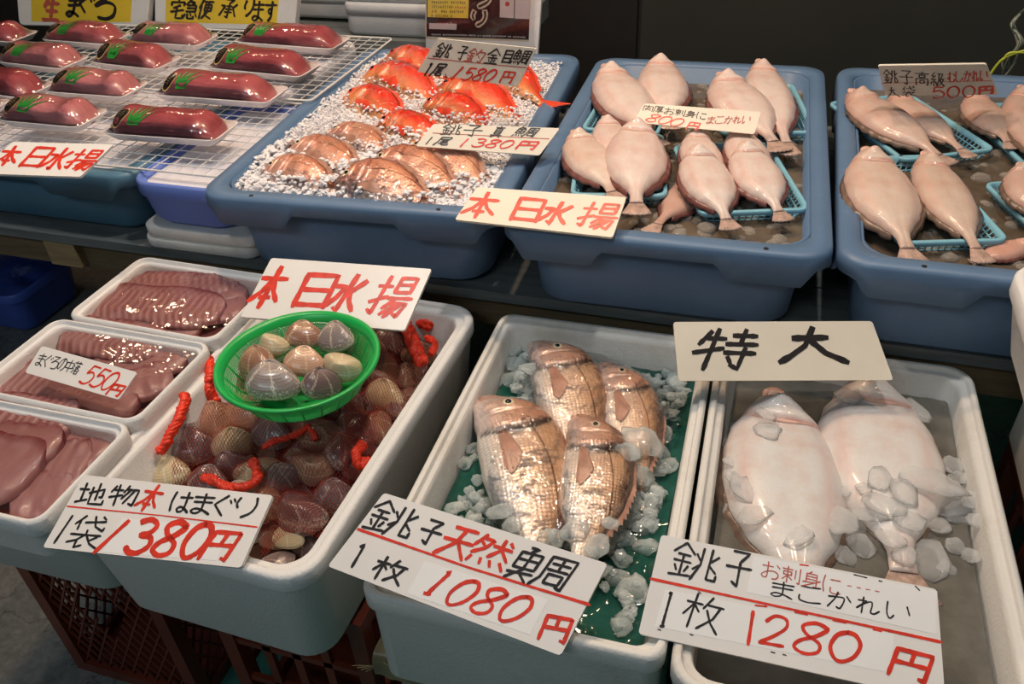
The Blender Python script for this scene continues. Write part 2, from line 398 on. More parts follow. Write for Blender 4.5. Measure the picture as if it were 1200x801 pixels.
# ================================================================ signs with brush writing
G = {
'本': "8 30 92 30|50 2 50 98|48 32 30 62 4 84|52 32 70 60 96 82|34 74 66 74",
'日': "22 6 22 94|22 8 80 8 80 94|22 48 80 48|22 88 80 88",
'水': "50 2 50 92 38 84|10 32 38 32 28 60 6 84|88 16 60 44|54 38 72 66 96 88",
'揚': "6 26 38 26|22 2 22 90 10 82|4 64 40 50|50 6 50 40|50 6 86 6 86 40|50 22 86 22|50 40 86 40|42 54 98 54|60 56 42 78|56 66 92 66 84 96 70 88|68 68 44 92|80 68 56 98",
'特': "18 8 6 38|16 24 44 24|2 58 46 46|28 2 28 96|54 16 90 16|70 2 70 36|48 36 96 36|50 56 98 56|80 44 80 92 66 84|58 66 66 80",
'大': "12 30 60 28|36 2 32 50 14 80 2 94|36 34 64 70 98 94",
'銚': "24 2 2 30|24 2 46 28|12 34 38 34|6 52 42 52|24 34 24 88|10 64 16 78|38 62 32 78|2 92 46 86|62 6 62 50 48 94|80 4 80 84 98 84 98 70|50 24 60 40|48 66 60 52|96 20 82 38|82 50 96 64",
'金': "50 2 6 42|50 2 94 42|30 42 70 42|18 60 82 60|50 42 50 94|28 70 36 84|72 70 64 84|6 95 94 95",
'釣': "24 2 2 30|24 2 46 28|12 34 38 34|6 52 42 52|24 34 24 88|10 64 16 78|38 62 32 78|2 92 46 86|66 6 50 44|60 24 96 24 90 92 74 84|64 48 76 62",
'子': "20 8 80 8 52 34|52 34 56 94 34 84|4 48 96 46",
'天': "16 10 84 10|6 46 94 46|50 10 46 50 8 94|50 48 94 92",
'然': "24 4 6 44|22 16 46 16 34 44 8 68|20 28 30 38|50 30 94 30|70 4 68 40 48 68|70 34 94 66|84 8 92 18|12 78 6 96|36 78 38 94|58 78 64 94|82 76 94 96",
'真': "14 12 86 12|50 0 50 22|26 22 26 68|26 22 74 22 74 68|26 38 74 38|26 53 74 53|26 68 74 68|4 80 96 80|34 84 14 98|64 84 88 98",
'鯛': "20 0 6 22|16 10 36 10 28 22|6 24 6 62|6 24 42 24 42 62|24 24 24 62|6 42 42 42|6 62 42 62|6 76 2 92|18 76 18 90|28 76 32 90|38 74 46 90|56 10 56 70 48 98|56 10 98 10 98 94 88 90|62 28 92 28|77 14 77 44|60 46 94 46|66 58 66 84|66 58 90 58 90 84|66 84 90 84",
'鯆': "16 2 30 2 20 14|6 18 6 62|6 18 42 18 42 62|24 18 24 62|6 38 42 38|6 62 42 62|2 78 44 74|26 62 4 96|24 78 40 98|56 10 56 70 46 98|56 10 98 10 98 94 88 90|62 28 92 28|77 14 77 44|60 46 94 46|66 58 66 84|66 58 90 58 90 84|66 84 90 84",
'枚': "4 28 44 28|24 2 24 96|22 32 4 64|26 34 40 50|64 4 48 38|56 26 96 26|88 28 78 60 46 94|58 40 74 70 98 96",
'袋': "30 2 8 28|20 16 20 44|34 22 90 16|56 2 66 32 90 44 92 34|78 2 88 10|50 44 50 56|8 58 92 58|48 58 30 74 6 82|32 72 32 96 50 88|84 62 66 74|54 60 70 82 96 96",
'地': "4 30 36 30|20 6 20 76|2 82 40 70|48 20 48 86 96 86 96 70|40 44 88 26 88 58 78 58|68 4 68 70",
'物': "16 8 4 36|14 26 42 26|2 60 44 48|26 2 26 96|58 4 46 36|54 22 94 22 86 92 72 84|66 24 44 64|80 24 54 84",
'は': "~14 8 8 50 14 90|40 30 94 28|~70 6 72 50 70 82 52 92 42 80 56 70 76 78 94 92",
'ま': "16 20 84 18|18 42 82 40|~50 2 52 50 50 82 32 94 18 84 32 72 58 78 84 94",
'ぐ': "~62 6 20 46 22 54 60 94|74 26 82 38|88 18 96 30",
'り': "~24 10 18 36 24 56|~72 6 76 40 66 74 42 96",
'円': "14 8 14 94|14 8 88 8 88 92 76 88|50 8 50 48|14 48 88 48",
'尾': "16 8 86 8 86 30 16 30|16 8 16 60 4 96|78 38 36 46|34 60 80 54|30 76 84 68|54 44 54 90 94 90 94 78",
'目': "20 6 20 94|20 8 82 8 82 94|20 34 82 34|20 60 82 60|20 88 82 88",
'お': "8 28 60 26|~34 4 34 80 20 90 8 78 30 58 66 50 88 66 80 88 60 92|76 14 92 30",
'刺': "4 18 56 18|30 2 30 96|10 32 10 52|10 32 50 32 50 52|10 50 50 50|28 56 6 80|32 56 54 76|70 16 70 66|92 4 92 92 80 86",
'身': "48 0 36 12|26 14 26 62|26 14 72 14 72 90 60 84|26 30 72 30|26 46 72 46|12 66 72 60|88 46 10 96",
'に': "~14 8 8 50 14 90|42 24 86 22|~44 62 46 84 66 90 92 84",
'こ': "~20 18 50 20 80 16|~20 60 22 82 50 90 88 84",
'か': "~6 34 40 30 66 32 66 60 56 90 42 84|~40 4 32 40 8 90|~76 20 94 48",
'れ': "26 4 26 96|6 26 40 24 4 72|~4 72 40 34 60 26 64 50 62 84 76 90 96 70",
'い': "~14 14 16 60 28 84 40 68|~78 22 90 58",
'高': "50 0 50 12|6 14 94 14|32 24 32 40|32 24 68 24 68 40|32 40 68 40|12 50 12 98|12 50 88 50 88 96 78 92|36 62 36 82|36 62 64 62 64 82|36 82 64 82",
'級': "28 2 8 24 30 30|34 22 6 50 40 50|24 52 24 96|10 66 4 86|34 64 42 80|48 10 84 10 72 44 92 46|60 12 58 56 44 94|92 46 76 74 50 96|62 44 76 74 98 94",
'む': "8 28 60 24|~32 4 34 60 22 72 10 58 26 46 38 60 34 86 60 92 84 86 86 68|76 24 92 42",
'し': "~24 6 22 70 40 92 70 86 90 60",
'生': "26 8 8 44|18 30 86 28|50 4 50 92|20 58 82 58|4 94 96 92",
'ろ': "18 10 76 8 14 54|~14 54 50 40 84 50 84 80 60 94 30 92",
'の': "~54 16 46 60 22 84 8 56 28 22 62 12 90 34 88 70 62 92",
'中': "12 24 12 66|12 24 88 24 88 66|12 66 88 66|50 2 50 98",
'落': "4 16 96 16|32 4 32 26|68 4 68 26|10 36 22 46|6 56 18 66|6 92 26 72|56 30 36 56|50 38 84 38 38 72|50 48 94 72|46 76 46 96|46 76 82 76 82 96|46 96 82 96",
'宅': "50 0 50 12|8 30 8 14 92 14 88 30|66 28 24 42|10 60 92 50|48 40 48 90 92 90 92 74",
'急': "38 0 12 26|30 12 64 12 50 26|20 28 78 28 78 58|20 42 78 42|16 58 80 58|14 70 6 90|30 68 32 92 72 92 74 80|48 66 56 80|82 68 94 84",
'便': "26 2 6 44|18 30 18 98|34 12 96 12|44 26 44 58|44 26 88 26 88 58|44 42 88 42|44 58 88 58|66 12 64 64 34 96|46 66 66 84 98 96",
'承': "28 6 72 6 52 22|50 22 52 92 38 86|36 38 66 38|34 52 68 52|32 66 70 66|6 36 28 36 6 84|92 28 72 46|70 40 96 86",
'す': "4 20 96 18|~60 2 60 48 46 60 34 48 46 36 60 48 60 74 40 96",
'厚': "8 10 94 8|12 10 4 96|36 20 36 48|36 20 80 20 80 48|36 34 80 34|36 48 80 48|34 58 80 58 60 68|20 76 96 74|58 66 58 94 46 90",
'肉': "14 20 14 96|14 20 86 20 86 94|50 2 48 44 26 64|50 34 72 56|48 60 30 84|50 62 72 82",
'つ': "~6 34 50 12 88 30 80 66 44 92",
'0': "~52 3 24 18 10 58 26 92 50 96 78 74 90 36 74 8 50 3",
'1': "50 3 50 97", 'l': "36 16 52 3 52 97", 'I': "40 9 50 3 50 95|38 97 62 95",
'2': "~14 26 38 4 74 8 82 34 52 66 12 94|12 94 90 92",
'3': "~18 12 48 3 78 16 68 38 38 47|~40 47 78 52 86 74 62 94 30 95 10 82",
'5': "34 6 24 46|34 6 84 8|~24 46 56 36 82 54 78 80 50 96 14 90",
'8': "~86 14 56 2 26 16 38 40 72 62 72 88 42 98 16 84 26 62 60 42 86 16",
',': "30 0 50 100", '-': "0 50 100 50",
}
def glyph_strokes(ch):
    out = []
    for s in G[ch].split('|'):
        sm = s[0] == '~'; a = [float(q) for q in s.strip('~').split()]
        pts = [Vector((a[i], a[i + 1])) for i in range(0, len(a), 2)]
        out.append(catmull(pts, 5) if sm else pts)
    xs = [p.x for st in out for p in st]; ys = [p.y for st in out for p in st]
    x0, x1, y0, y1 = min(xs), max(xs), min(ys), max(ys)
    if x1 - x0 < 8 or ch in 'lI': x0, x1 = 0, 100
    if y1 - y0 < 8: y0, y1 = 0, 100
    return [[Vector(((p.x - x0) / (x1 - x0), (p.y - y0) / (y1 - y0))) for p in st] for st in out]
def brush(mb, pts, w_, z, rnd):
    """pts: 2D sign-plane points; a ribbon with pressed start, flicked end"""
    # resample
    d = [0]
    for a, b in zip(pts, pts[1:]): d.append(d[-1] + (b - a).length)
    L = d[-1]
    if L < 1e-6: return
    n = max(3, int(L / (w_ * .9)) + 2)
    # keep corners
    rs = sorted(set([L * k / n for k in range(n + 1)] + d)); q = []
    j = 0
    for s in rs:
        while j < len(d) - 2 and s > d[j + 1]: j += 1
        t_ = (s - d[j]) / max(1e-9, d[j + 1] - d[j]); q.append((pts[j].lerp(pts[j + 1], min(1, t_)), s / L))
    f = [q[0]]
    for p in q[1:]:
        if (p[0] - f[-1][0]).length > w_ * .12: f.append(p)
    if len(f) < 2: return
    vs = []; m = len(f)
    for i, (p, t_) in enumerate(f):
        a = f[max(0, i - 1)][0]; b = f[min(m - 1, i + 1)][0]; t1 = (b - a).normalized(); nrm = Vector((-t1.y, t1.x))
        k = 1.0 - .25 * math.sin(math.pi * t_) + rnd.uniform(-.07, .07)
        if i == 0: k *= .72; p = p - t1 * w_ * .22
        if i == m - 1: k *= .55; p = p + t1 * w_ * .25
        h = nrm * (w_ * .56 * k)
        vs += [(p.x + h.x, p.y + h.y, z), (p.x - h.x, p.y - h.y, z)]
    mb.add(vs, [(2 * i, 2 * i + 2, 2 * i + 3, 2 * i + 1) for i in range(m - 1)])
ZJ = [0]
class Sign:
    """corners: photograph pixels TL TR BR BL with their heights; a real flat board through these points"""
    def __init__(s, label, corners, zs, mat='sign', thick=.005, r=.004, name='price_sign', vertical=None, cat='sign', group=None, curl=0):
        pts = [P(x, y, z) if vertical is None else PY(x, y, vertical) for (x, y), z in zip(corners, zs)]
        c = sum(pts, Vector()) / 4
        u = ((pts[1] - pts[0]) + (pts[2] - pts[3])).normalized(); v_ = ((pts[0] - pts[3]) + (pts[1] - pts[2]))
        s.n = u.cross(v_).normalized(); s.v = s.n.cross(u); s.u = u; s.c = c
        s.W = Matrix(((u.x, s.v.x, s.n.x, c.x), (u.y, s.v.y, s.n.y, c.y), (u.z, s.v.z, s.n.z, c.z), (0, 0, 0, 1)))
        s.th = thing(name, label, cat, group=group); s.th.matrix_world = s.W
        s.th.location = c; s.th.rotation_euler = s.W.to_euler()
        q = [s.uv(x, y) for x, y in corners]
        # outline with slightly rounded corners
        out = []
        for i in range(4):
            p = q[i]; a = (q[i - 1] - p).normalized(); b = (q[(i + 1) % 4] - p).normalized()
            for k in range(4):
                t_ = k / 3; out.append(p + a * r * (1 - t_) ** 2 + b * r * t_ ** 2)
        s.q = q
        out = out[::-1]
        z0 = -thick
        n_ = len(out)
        vs = [(p.x, p.y, z0) for p in out] + [(p.x, p.y, 0) for p in out]
        fs = [tuple(range(n_))[::-1], tuple(range(n_, 2 * n_))] + [(i, (i + 1) % n_, n_ + (i + 1) % n_, n_ + i) for i in range(n_)]
        s.board = mesh('board', vs, fs, M[mat], s.th)
        s.rnd = random.Random(len(label)); s.k = .00025
    def uv(s, px, py):
        p = PP(px, py, s.c, s.n) - s.c; return Vector((p.dot(s.u), p.dot(s.v)))
    def crop(s, x0, y0, sc_): s.cr = (x0, y0, sc_); return s
    def q2(s, x, y): x0, y0, k = s.cr; return s.uv(x0 + x / k, y0 + y / k)
    def row(s, text, tl, tr, bl, w_, mat='ink', gap=.14, name='lettering'):
        """text written in the parallelogram tl tr bl (crop pixels); w_ = stroke width in photo pixels; ':' narrows nothing, '_' leaves a gap"""
        TL, TR, BL = s.q2(*tl), s.q2(*tr), s.q2(*bl)
        ex = TR - TL; ey = BL - TL; n = len(text); W = ex.length
        cell = 1 / (n - gap) if n > 0 else 1
        pxm = (s.uv(s.cr[0] + 1, s.cr[1]) - s.uv(*s.cr[:2])).length
        mb = MB()
        for i, ch in enumerate(text):
            if ch == '_': continue
            u0 = i * cell; uw = cell * (1 - gap)
            for st in glyph_strokes(ch):
                ZJ[0] = (ZJ[0] + 1) % 7
                brush(mb, [TL + ex * (u0 + p.x * uw) + ey * p.y for p in st], w_ * pxm, .0004 + ZJ[0] * .00003, s.rnd)
        return mb.build(name, M[mat], s.th)
    def stroke(s, pts, w_, mat='red', name='ruled_line'):
        pxm = (s.uv(s.cr[0] + 1, s.cr[1]) - s.uv(*s.cr[:2])).length
        mb = MB(); brush(mb, [s.q2(*p) for p in pts], w_ * pxm, .0003, s.rnd); return mb.build(name, M[mat], s.th)
    def patch(s, pts, mat='paper', name='pasted_paper', z=.0002):
        q = [s.q2(*p) for p in pts][::-1]
        return MB().add([(p.x, p.y, z) for p in q] + [(p.x, p.y, 0.00001) for p in q], [(0, 1, 2, 3), (4, 5, 1, 0), (5, 6, 2, 1), (6, 7, 3, 2), (7, 4, 0, 3)]).build(name, M[mat], s.th)

s = Sign('white sign with large slanted red brush writing leaning behind the green basket', [(318, 302), (506, 315), (474, 387), (282, 371)], [.640, .640, .590, .590]).crop(270, 290, 4.8)
s.row('本', (215, 106), (365, 112), (80, 333), 6.4, 'red'); s.row('日', (445, 148), (612, 156), (350, 330), 6.4, 'red')
s.row('水', (640, 150), (805, 160), (505, 352), 6.4, 'red'); s.row('揚', (868, 160), (1092, 168), (730, 385), 4.8, 'red')
s = Sign('white price sign 1380 on front of the clam box under red line', [(98, 556), (320, 580), (282, 665), (50, 641)], [.590, .592, .556, .554]).crop(40, 555, 4.138)
s.patch([(430, 215), (955, 262), (885, 420), (330, 380)])
s.row('地物', (235, 42), (520, 60), (195, 140), 2.8); s.row('本', (560, 48), (655, 62), (475, 170), 3.6, 'red')
s.row('はまぐり', (690, 85), (1092, 118), (650, 180), 2.7, gap=.10); s.stroke([(160, 157), (620, 202), (1083, 258)], 1.6)
s.row('1', (150, 200), (225, 205), (60, 332), 2.8); s.row('袋', (218, 200), (372, 212), (145, 352), 2.6)
s.row('1', (420, 225), (500, 230), (250, 380), 4.6, 'red'); s.row('380', (520, 218), (885, 248), (430, 380), 6.4, 'red', .2); s.row('円', (885, 282), (1008, 290), (795, 412), 4.8, 'red')
s = Sign('tilted white price sign 1080 across the corner of the snapper box', [(450, 577), (712, 660), (657, 768), (384, 663)], [.615, .600, .555, .572], thick=.007).crop(380, 570, 3.53)
s.patch([(415, 308), (925, 468), (852, 612), (342, 442)])
s.row('銚', (232, 48), (408, 102), (155, 168), 3.3); s.row('子', (428, 132), (510, 158), (372, 222), 3.3)
s.row('天', (535, 163), (652, 196), (448, 272), 4.4, 'red'); s.row('然', (650, 190), (795, 238), (585, 300), 4.2, 'red')
s.row('鯆', (828, 245), (1060, 306), (735, 372), 3.2)
s.stroke([(138, 175), (600, 335), (1098, 488)], 3.0)
s.row('l', (130, 228), (205, 250), (75, 320), 3.4); s.row('枚', (238, 282), (362, 318), (183, 372), 3.3)
s.row('I', (480, 340), (570, 366), (380, 430), 4.6, 'red'); s.row('080', (578, 378), (882, 468), (485, 478), 4.2, 'red', .22); s.row('円', (925, 533), (1028, 552), (885, 628), 4.4, 'red')
s = Sign('long white price sign 1280 on front of the big flounder box', [(775, 626), (1098, 690), (1108, 822), (748, 742)], [.600, .600, .552, .552], thick=.007).crop(740, 620, 3.243)
s.patch([(465, 100), (1162, 235), (1155, 398), (438, 238)], z=.00022); s.patch([(130, 228), (998, 398), (985, 545), (88, 368)])
s.row('銚', (175, 42), (345, 84), (138, 168), 3.0); s.row('子', (375, 78), (468, 98), (345, 205), 3.2)
s.row('お刺身に', (502, 118), (800, 188), (492, 178), 1.5, 'maroon'); s.row('-_-_-_-', (822, 205), (942, 228), (820, 222), 1.2, 'maroon')
s.row('まこかれい', (538, 192), (1062, 290), (526, 250), 1.9, gap=.22); s.stroke([(72, 187), (600, 302), (1178, 428)], 3.2)
s.row('I', (125, 232), (180, 245), (88, 362), 3.3); s.row('枚', (225, 236), (365, 272), (180, 362), 2.8)
s.row('1', (425, 305), (500, 318), (405, 430), 4.2, 'red'); s.row('2', (518, 322), (608, 340), (485, 428), 4.0, 'red')
s.row('8', (640, 345), (752, 366), (612, 462), 4.2, 'red'); s.row('0', (765, 380), (875, 402), (748, 492), 4.6, 'red')
s.row('円', (1012, 452), (1146, 486), (975, 548), 5.0, 'red')
for a, b, c, e in ((845, 172, 895, 184), (1078, 215, 1095, 232), (940, 195, 952, 198)): s.stroke([(a, b), (c, e)], 1.6, 'ink', 'old_ink_mark')
for a, b, c, e in ((640, 134, 672, 138), (470, 288, 515, 293), (620, 314, 670, 324), (765, 345, 815, 355), (918, 380, 950, 388)): s.stroke([(a, b), (c, e)], 2.0, 'red', 'old_red_mark')
for a, b, c, e in ((100, 379, 112, 383), (222, 398, 234, 402), (530, 465, 545, 469), (575, 474, 588, 478), (255, 236, 264, 244)): s.stroke([(a, b), (c, e)], 1.4, 'ink', 'old_ink_mark')
s = Sign('cream card with two big black brush characters behind the flounder box', [(789, 377), (1022, 376), (1047, 445), (795, 446)], [.640, .640, .585, .585], 'sign_old', thick=.004).crop(0, 0, 1)
s.row('特', (824, 385), (896, 387), (804, 432), 5.0); s.row('大', (924, 384), (1003, 384), (914, 424), 6.4)
s = Sign('cream sign with red brush writing over the rims of two blue tubs', [(559, 219), (734, 231), (718, 278), (533, 257)], [.752, .752, .728, .728], 'sign_old', thick=.004).crop(480, 130, 4.615)
s.row('本', (345, 435), (510, 448), (268, 570), 4.6, 'red'); s.row('日', (605, 470), (738, 482), (545, 588), 4.8, 'red')
s.row('水', (755, 488), (905, 500), (680, 602), 4.8, 'red'); s.row('揚', (960, 492), (1165, 505), (880, 630), 3.6, 'red')
s = Sign('small cream price sign 1380 lying on the snappers and ice', [(508, 145), (656, 150), (632, 182), (487, 171)], [.775, .765, .735, .748], 'sign_old', thick=.003).crop(480, 130, 4.615)
s.row('銚子', (190, 72), (405, 82), (165, 128), 1.5); s.row('真', (470, 82), (530, 86), (428, 140), 1.5); s.row('鯛', (598, 86), (712, 90), (548, 138), 1.4)
s.stroke([(125, 119), (755, 151)], 1.0, 'maroon'); s.row('1', (95, 140), (150, 142), (60, 180), 1.5); s.row('尾', (168, 142), (240, 145), (125, 184), 1.5)
s.row('1', (285, 148), (350, 152), (240, 192), 1.8, 'red'); s.row('380', (368, 150), (575, 162), (330, 192), 1.9, 'red', .2); s.row('円', (610, 165), (702, 168), (572, 206), 2.4, 'red')
s = Sign('cream price sign 1580 propped on ice before the poster', [(512, 45), (629, 57), (606, 102), (489, 84)], [.865, .865, .800, .795], 'sign_old', thick=.003).crop(490, 0, 7.059)
s.row('銚', (182, 350), (298, 368), (122, 468), 1.5); s.row('子', (352, 382), (430, 390), (305, 490), 1.5); s.row('釣', (442, 398), (580, 412), (378, 505), 1.4, 'maroon')
s.row('金', (600, 400), (705, 408), (545, 520), 1.6); s.row('目', (735, 415), (798, 420), (690, 518), 1.7); s.row('鯛', (820, 408), (952, 412), (760, 530), 1.4)
s.stroke([(75, 480), (895, 560)], .9, 'maroon'); s.row('l', (85, 520), (150, 525), (20, 622), 1.9); s.row('尾', (165, 528), (250, 532), (90, 628), 1.8); s.row(',', (225, 612), (240, 614), (222, 640), 1.2)
s.row('1', (330, 550), (420, 556), (230, 655), 2.0, 'red'); s.row('580', (418, 562), (668, 580), (352, 660), 2.0, 'red', .2); s.row('円', (720, 592), (808, 600), (672, 682), 1.8, 'red')
s = Sign('narrow cream price strip 800 lying over the flounders', [(755, 121), (892, 131), (884, 157), (742, 143)], [.765, .765, .742, .742], 'sign_old', thick=.0015, name='price_strip').crop(730, 100, 6.667)
s.row('肉厚お刺身に', (172, 150), (660, 218), (155, 198), 1.1); s.row('まこかれい', (668, 245), (1005, 240), (648, 300), 1.1, 'maroon')
s.row('800', (222, 222), (492, 268), (170, 278), 1.7, 'red', .1); s.row('円', (528, 288), (608, 298), (492, 340), 1.8, 'red')
s = Sign('cream price sign 500 leaning at the back rim of the right tub', [(1029, 77), (1156, 75), (1170, 111), (1037, 112)], [.830, .830, .765, .765], 'sign_old', thick=.003).crop(900, 0, 4)
s.row('銚子高級', (540, 325), (828, 342), (545, 388), 1.8); s.row('むしかれい', (842, 335), (1030, 328), (842, 384), 1.6, 'red')
s.stroke([(530, 390), (1050, 378)], .9, 'red'); s.row('大袋', (556, 408), (690, 402), (560, 456), 1.5); s.row('500', (765, 408), (968, 402), (772, 460), 2.6, 'red', .22); s.row('円', (992, 408), (1052, 404), (992, 442), 4.0, 'red')
s = Sign('white sign with red brush writing on the wire rack, cut by the left edge', [(15, 166), (133, 169), (94, 207), (-28, 203)], [.792, .788, .765, .768], thick=.004).crop(0, 0, 4)
s.row('本', (28, 683), (120, 688), (-35, 772), 3.6, 'red'); s.row('日', (175, 690), (260, 694), (90, 780), 3.6, 'red'); s.row('水', (270, 692), (365, 698), (180, 790), 3.6, 'red'); s.row('揚', (375, 700), (505, 704), (280, 795), 3.0, 'red')
s = Sign('small white price card 550 on the middle tuna box', [(49, 405), (161, 436), (139, 468), (29, 436)], [.612, .612, .592, .592], thick=.0012, name='price_card').crop(20, 395, 8)
s.row('まぐろの中落', (228, 150), (625, 238), (165, 258), 1.0, gap=.06)
s.row('550', (705, 262), (985, 345), (575, 422), 2.0, 'red', .1); s.row('円', (915, 442), (1022, 462), (832, 535), 2.3, 'red')

# foam lids standing upright behind the tuna trays, yellow paper on each
def lid_sign(label, quad, yellow, y, rows):
    s = Sign(label, quad, [0] * 4, 'foam', thick=.024, r=.018, name='foam_lid_sign', vertical=y).crop(0, 0, 1)
    s.patch(yellow, 'yellow', 'yellow_paper'); s.k = 0
    for r_ in rows: s.row(*r_)
    bevel(s.board, .004, 2)
    return s
lid_sign('white foam lid standing with yellow paper, red and black brush characters', [(17, -34), (177, -30), (172, 33), (22, 30)], [(36, -26), (156, -22), (153, 26), (37, 25)], 1.815,
         [('生', (53, -4), (72, -3), (50, 23), 3.8, 'maroon'), ('ま', (82, -4), (97, -4), (77, 19), 3.0, 'ink'), ('ぐ', (96, -6), (112, -5), (91, 14), 2.8, 'ink'), ('ろ', (114, -10), (138, -8), (110, 21), 3.4, 'ink')])
lid_sign('white foam lid standing with yellow delivery notice in black brush writing', [(181, -34), (351, -30), (345, 37), (181, 33)], [(195, -26), (329, -22), (324, 29), (194, 26)], 1.82,
         [('宅急便', (203, -1), (252, 0), (198, 21), 2.1, 'ink', .08), ('承', (262, -1), (281, 0), (256, 20), 1.9, 'ink'), ('り', (289, 0), (299, 0), (284, 19), 2.1, 'ink'), ('ます', (298, 1), (325, 2), (295, 24), 2.1, 'ink', .1)])
# poster board with the dark printed sheet
s = Sign('clear sleeved dark poster with yellow panel on a white board behind the ice tub', [(499, -40), (637, -40), (628, 92), (499, 88)], [0] * 4, 'foam', thick=.010, r=.003, name='poster_board', vertical=1.795).crop(490, 0, 7.059)
M['p_dark'] = simple('dark poster print', (.022, .020, .022), .14, .35, 120)
M['p_cream'] = simple('cream poster print', (.62, .56, .42), .2, .05)
M['p_grey'] = simple('grey poster print', (.62, .56, .56), .2, .05)
M['p_yel'] = simple('yellow poster print', (.78, .62, .10), .2, .05)
s.patch([(62, -280), (945, -280), (915, 342), (62, 320)], 'p_cream', 'sheet_border', .0003)
s.patch([(72, -280), (938, -280), (915, 328), (70, 300)], 'p_dark', 'poster_sheet', .0005)
s.patch([(78, -200), (425, -200), (415, 150), (78, 140)], 'p_yel', 'yellow_panel', .0007)
s.patch([(680, -200), (798, -200), (792, 150), (676, 142)], 'p_grey', 'grey_panel', .0007); s.patch([(806, -200), (936, -200), (922, 158), (800, 152)], 'p_grey', 'grey_panel', .0007)
s.patch([(92, 190), (320, 197), (316, 245), (92, 238)], 'p_grey', 'small_print_panel', .0007)
def small(z0, rows_, mat):
    mb = MB(); rr = random.Random(4)
    for (xa, ya, xb, yb, h) in rows_:
        n_ = int(abs(xb - xa) / (h * .85))
        for k in range(n_):
            if rr.random() < .1: continue
            x = lerp(xa, xb, (k + .15) / n_); x2 = lerp(xa, xb, (k + .8) / n_); y = lerp(ya, yb, k / n_); 
            for yy in (0, .38, .76):
                if rr.random() < .2: continue
                q = [s.q2(x + rr.uniform(0, 2), y + h * yy), s.q2(x2, y + h * yy), s.q2(x2, y + h * (yy + .18)), s.q2(x, y + h * (yy + .18))][::-1]
                mb.add([(p.x, p.y, z0) for p in q], [(0, 1, 2, 3)])
            xm = (x + x2) / 2; q = [s.q2(xm - 1.5, y), s.q2(xm + 1.5, y), s.q2(xm + 1.5, y + h), s.q2(xm - 1.5, y + h)][::-1]
            mb.add([(p.x, p.y, z0) for p in q], [(0, 1, 2, 3)])
    o_ = mb.build('small_print', M[mat], s.th); o_['kind'] = 'stuff'
small(.0009, [(110, 8, 395, 12, 20), (110, 44, 290, 48, 20), (190, 84, 395, 88, 20), (108, 118, 285, 124, 18)], 'ink')
small(.0009, [(300, 50, 400, 52, 20), (110, 82, 160, 84, 20)], 'maroon')
small(.0009, [(110, 278, 480, 286, 12), (490, 288, 730, 294, 12), (740, 296, 890, 302, 12)], 'paper')
for sy, dy in ((1.0, 0),):
    s.k = 0
    for ch, tl, tr, bl in (('つ', (440, -70), (600, -66), (430, 52)), ('り', (455, 88), (560, 92), (445, 205))):
        o = s.row(ch, tl, tr, bl, 6.5, 'p_cream', name='brush_title'); o.location.z = .0005
        o = s.row(ch, tl, tr, bl, 2.2, 'ink', name='title_core'); o.location.z = .0008
o = MB().add([tuple(s.q2(738 + 20 * math.cos(a), 32 + 20 * math.sin(a))) + (.0009,) for a in [-k * math.pi / 8 for k in range(16)]], [tuple(range(16))]).build('round_emblem', M['maroon'], s.th)
# glossy sleeve in front
q = [s.q2(*p) for p in [(40, -290), (975, -290), (960, 600), (42, 590)]][::-1]
fo = MB()
nx, ny = 24, 24; vs = []; fs = []
for j in range(ny + 1):
    for i in range(nx + 1):
        a = q[0].lerp(q[1], i / nx); b = q[3].lerp(q[2], i / nx); p = a.lerp(b, j / ny)
        vs.append((p.x, p.y, .004 + .0016 * noise.noise(Vector((p.x * 18, p.y * 30, 3)))))
        if i < nx and j < ny: k = j * (nx + 1) + i; fs.append((k, k + 1, k + nx + 2, k + nx + 1))
mesh('clear_sleeve', vs, fs, M['sleeve'], s.th, True)
# ================================================================ fish
def fish_skin(name, rough=.28, scale=60, bump=.35, coat=.35, metal=0.0, line=.8):
    t = NT(name)
    a = t.node('ShaderNodeVertexColor'); a.layer_name = 'tint'
    c = t.node('ShaderNodeTexCoord'); mp = t.node('ShaderNodeMapping'); mp.inputs['Scale'].default_value = (scale * 1.25, scale * 1.15, 1)
    t.link(c.outputs['UV'], mp.inputs['Vector'])
    br = t.node('ShaderNodeTexVoronoi'); br.inputs['Scale'].default_value = 1; br.inputs['Randomness'].default_value = .28; t.link(mp.outputs[0], br.inputs['Vector'])
    d = br.outputs['Distance']
    n = t.noise(t.coord(), 55, 4, .6)
    col = t.mix(t.ramp(n, [(.35, (0, 0, 0)), (.7, (.30, .30, .30))]), a.outputs['Color'], (.95, .80, .62), 'SOFT_LIGHT')
    col = t.mix(t.ramp(d, [(.25, (0, 0, 0)), (.75, (.40, .40, .40))]), col, t.mix(1.0, col, (.55, .42, .34), 'MULTIPLY'))
    sp = t.node('ShaderNodeSeparateXYZ'); t.link(c.outputs['UV'], sp.inputs[0]); U_, V_ = sp.outputs[0], sp.outputs[1]
    arc = t.math('MULTIPLY', t.math('SINE', t.math('MULTIPLY', t.math('SUBTRACT', U_, .25), 4.2)), .055)
    dl = t.math('ABSOLUTE', t.math('SUBTRACT', V_, t.math('ADD', arc, .560)))
    ln = t.math('MULTIPLY', t.ramp(dl, [(.002, (1, 1, 1)), (.0055, (0, 0, 0))]), t.math('GREATER_THAN', U_, .285))
    hd = t.ramp(U_, [(.255, (1, 1, 1)), (.30, (0, 0, 0))])      # the head has no scales
    col = t.mix(t.math('MULTIPLY', ln, line), col, (.10, .03, .015))
    d = t.math('MULTIPLY', d, t.math('SUBTRACT', 1.0, hd))
    t.base(col)
    t.set(Roughness=rough, Metallic=metal, **{'Coat Weight': coat, 'Coat Roughness': .08, 'Specular IOR Level': .6})
    t.bump(d, bump, .0015); return t.m
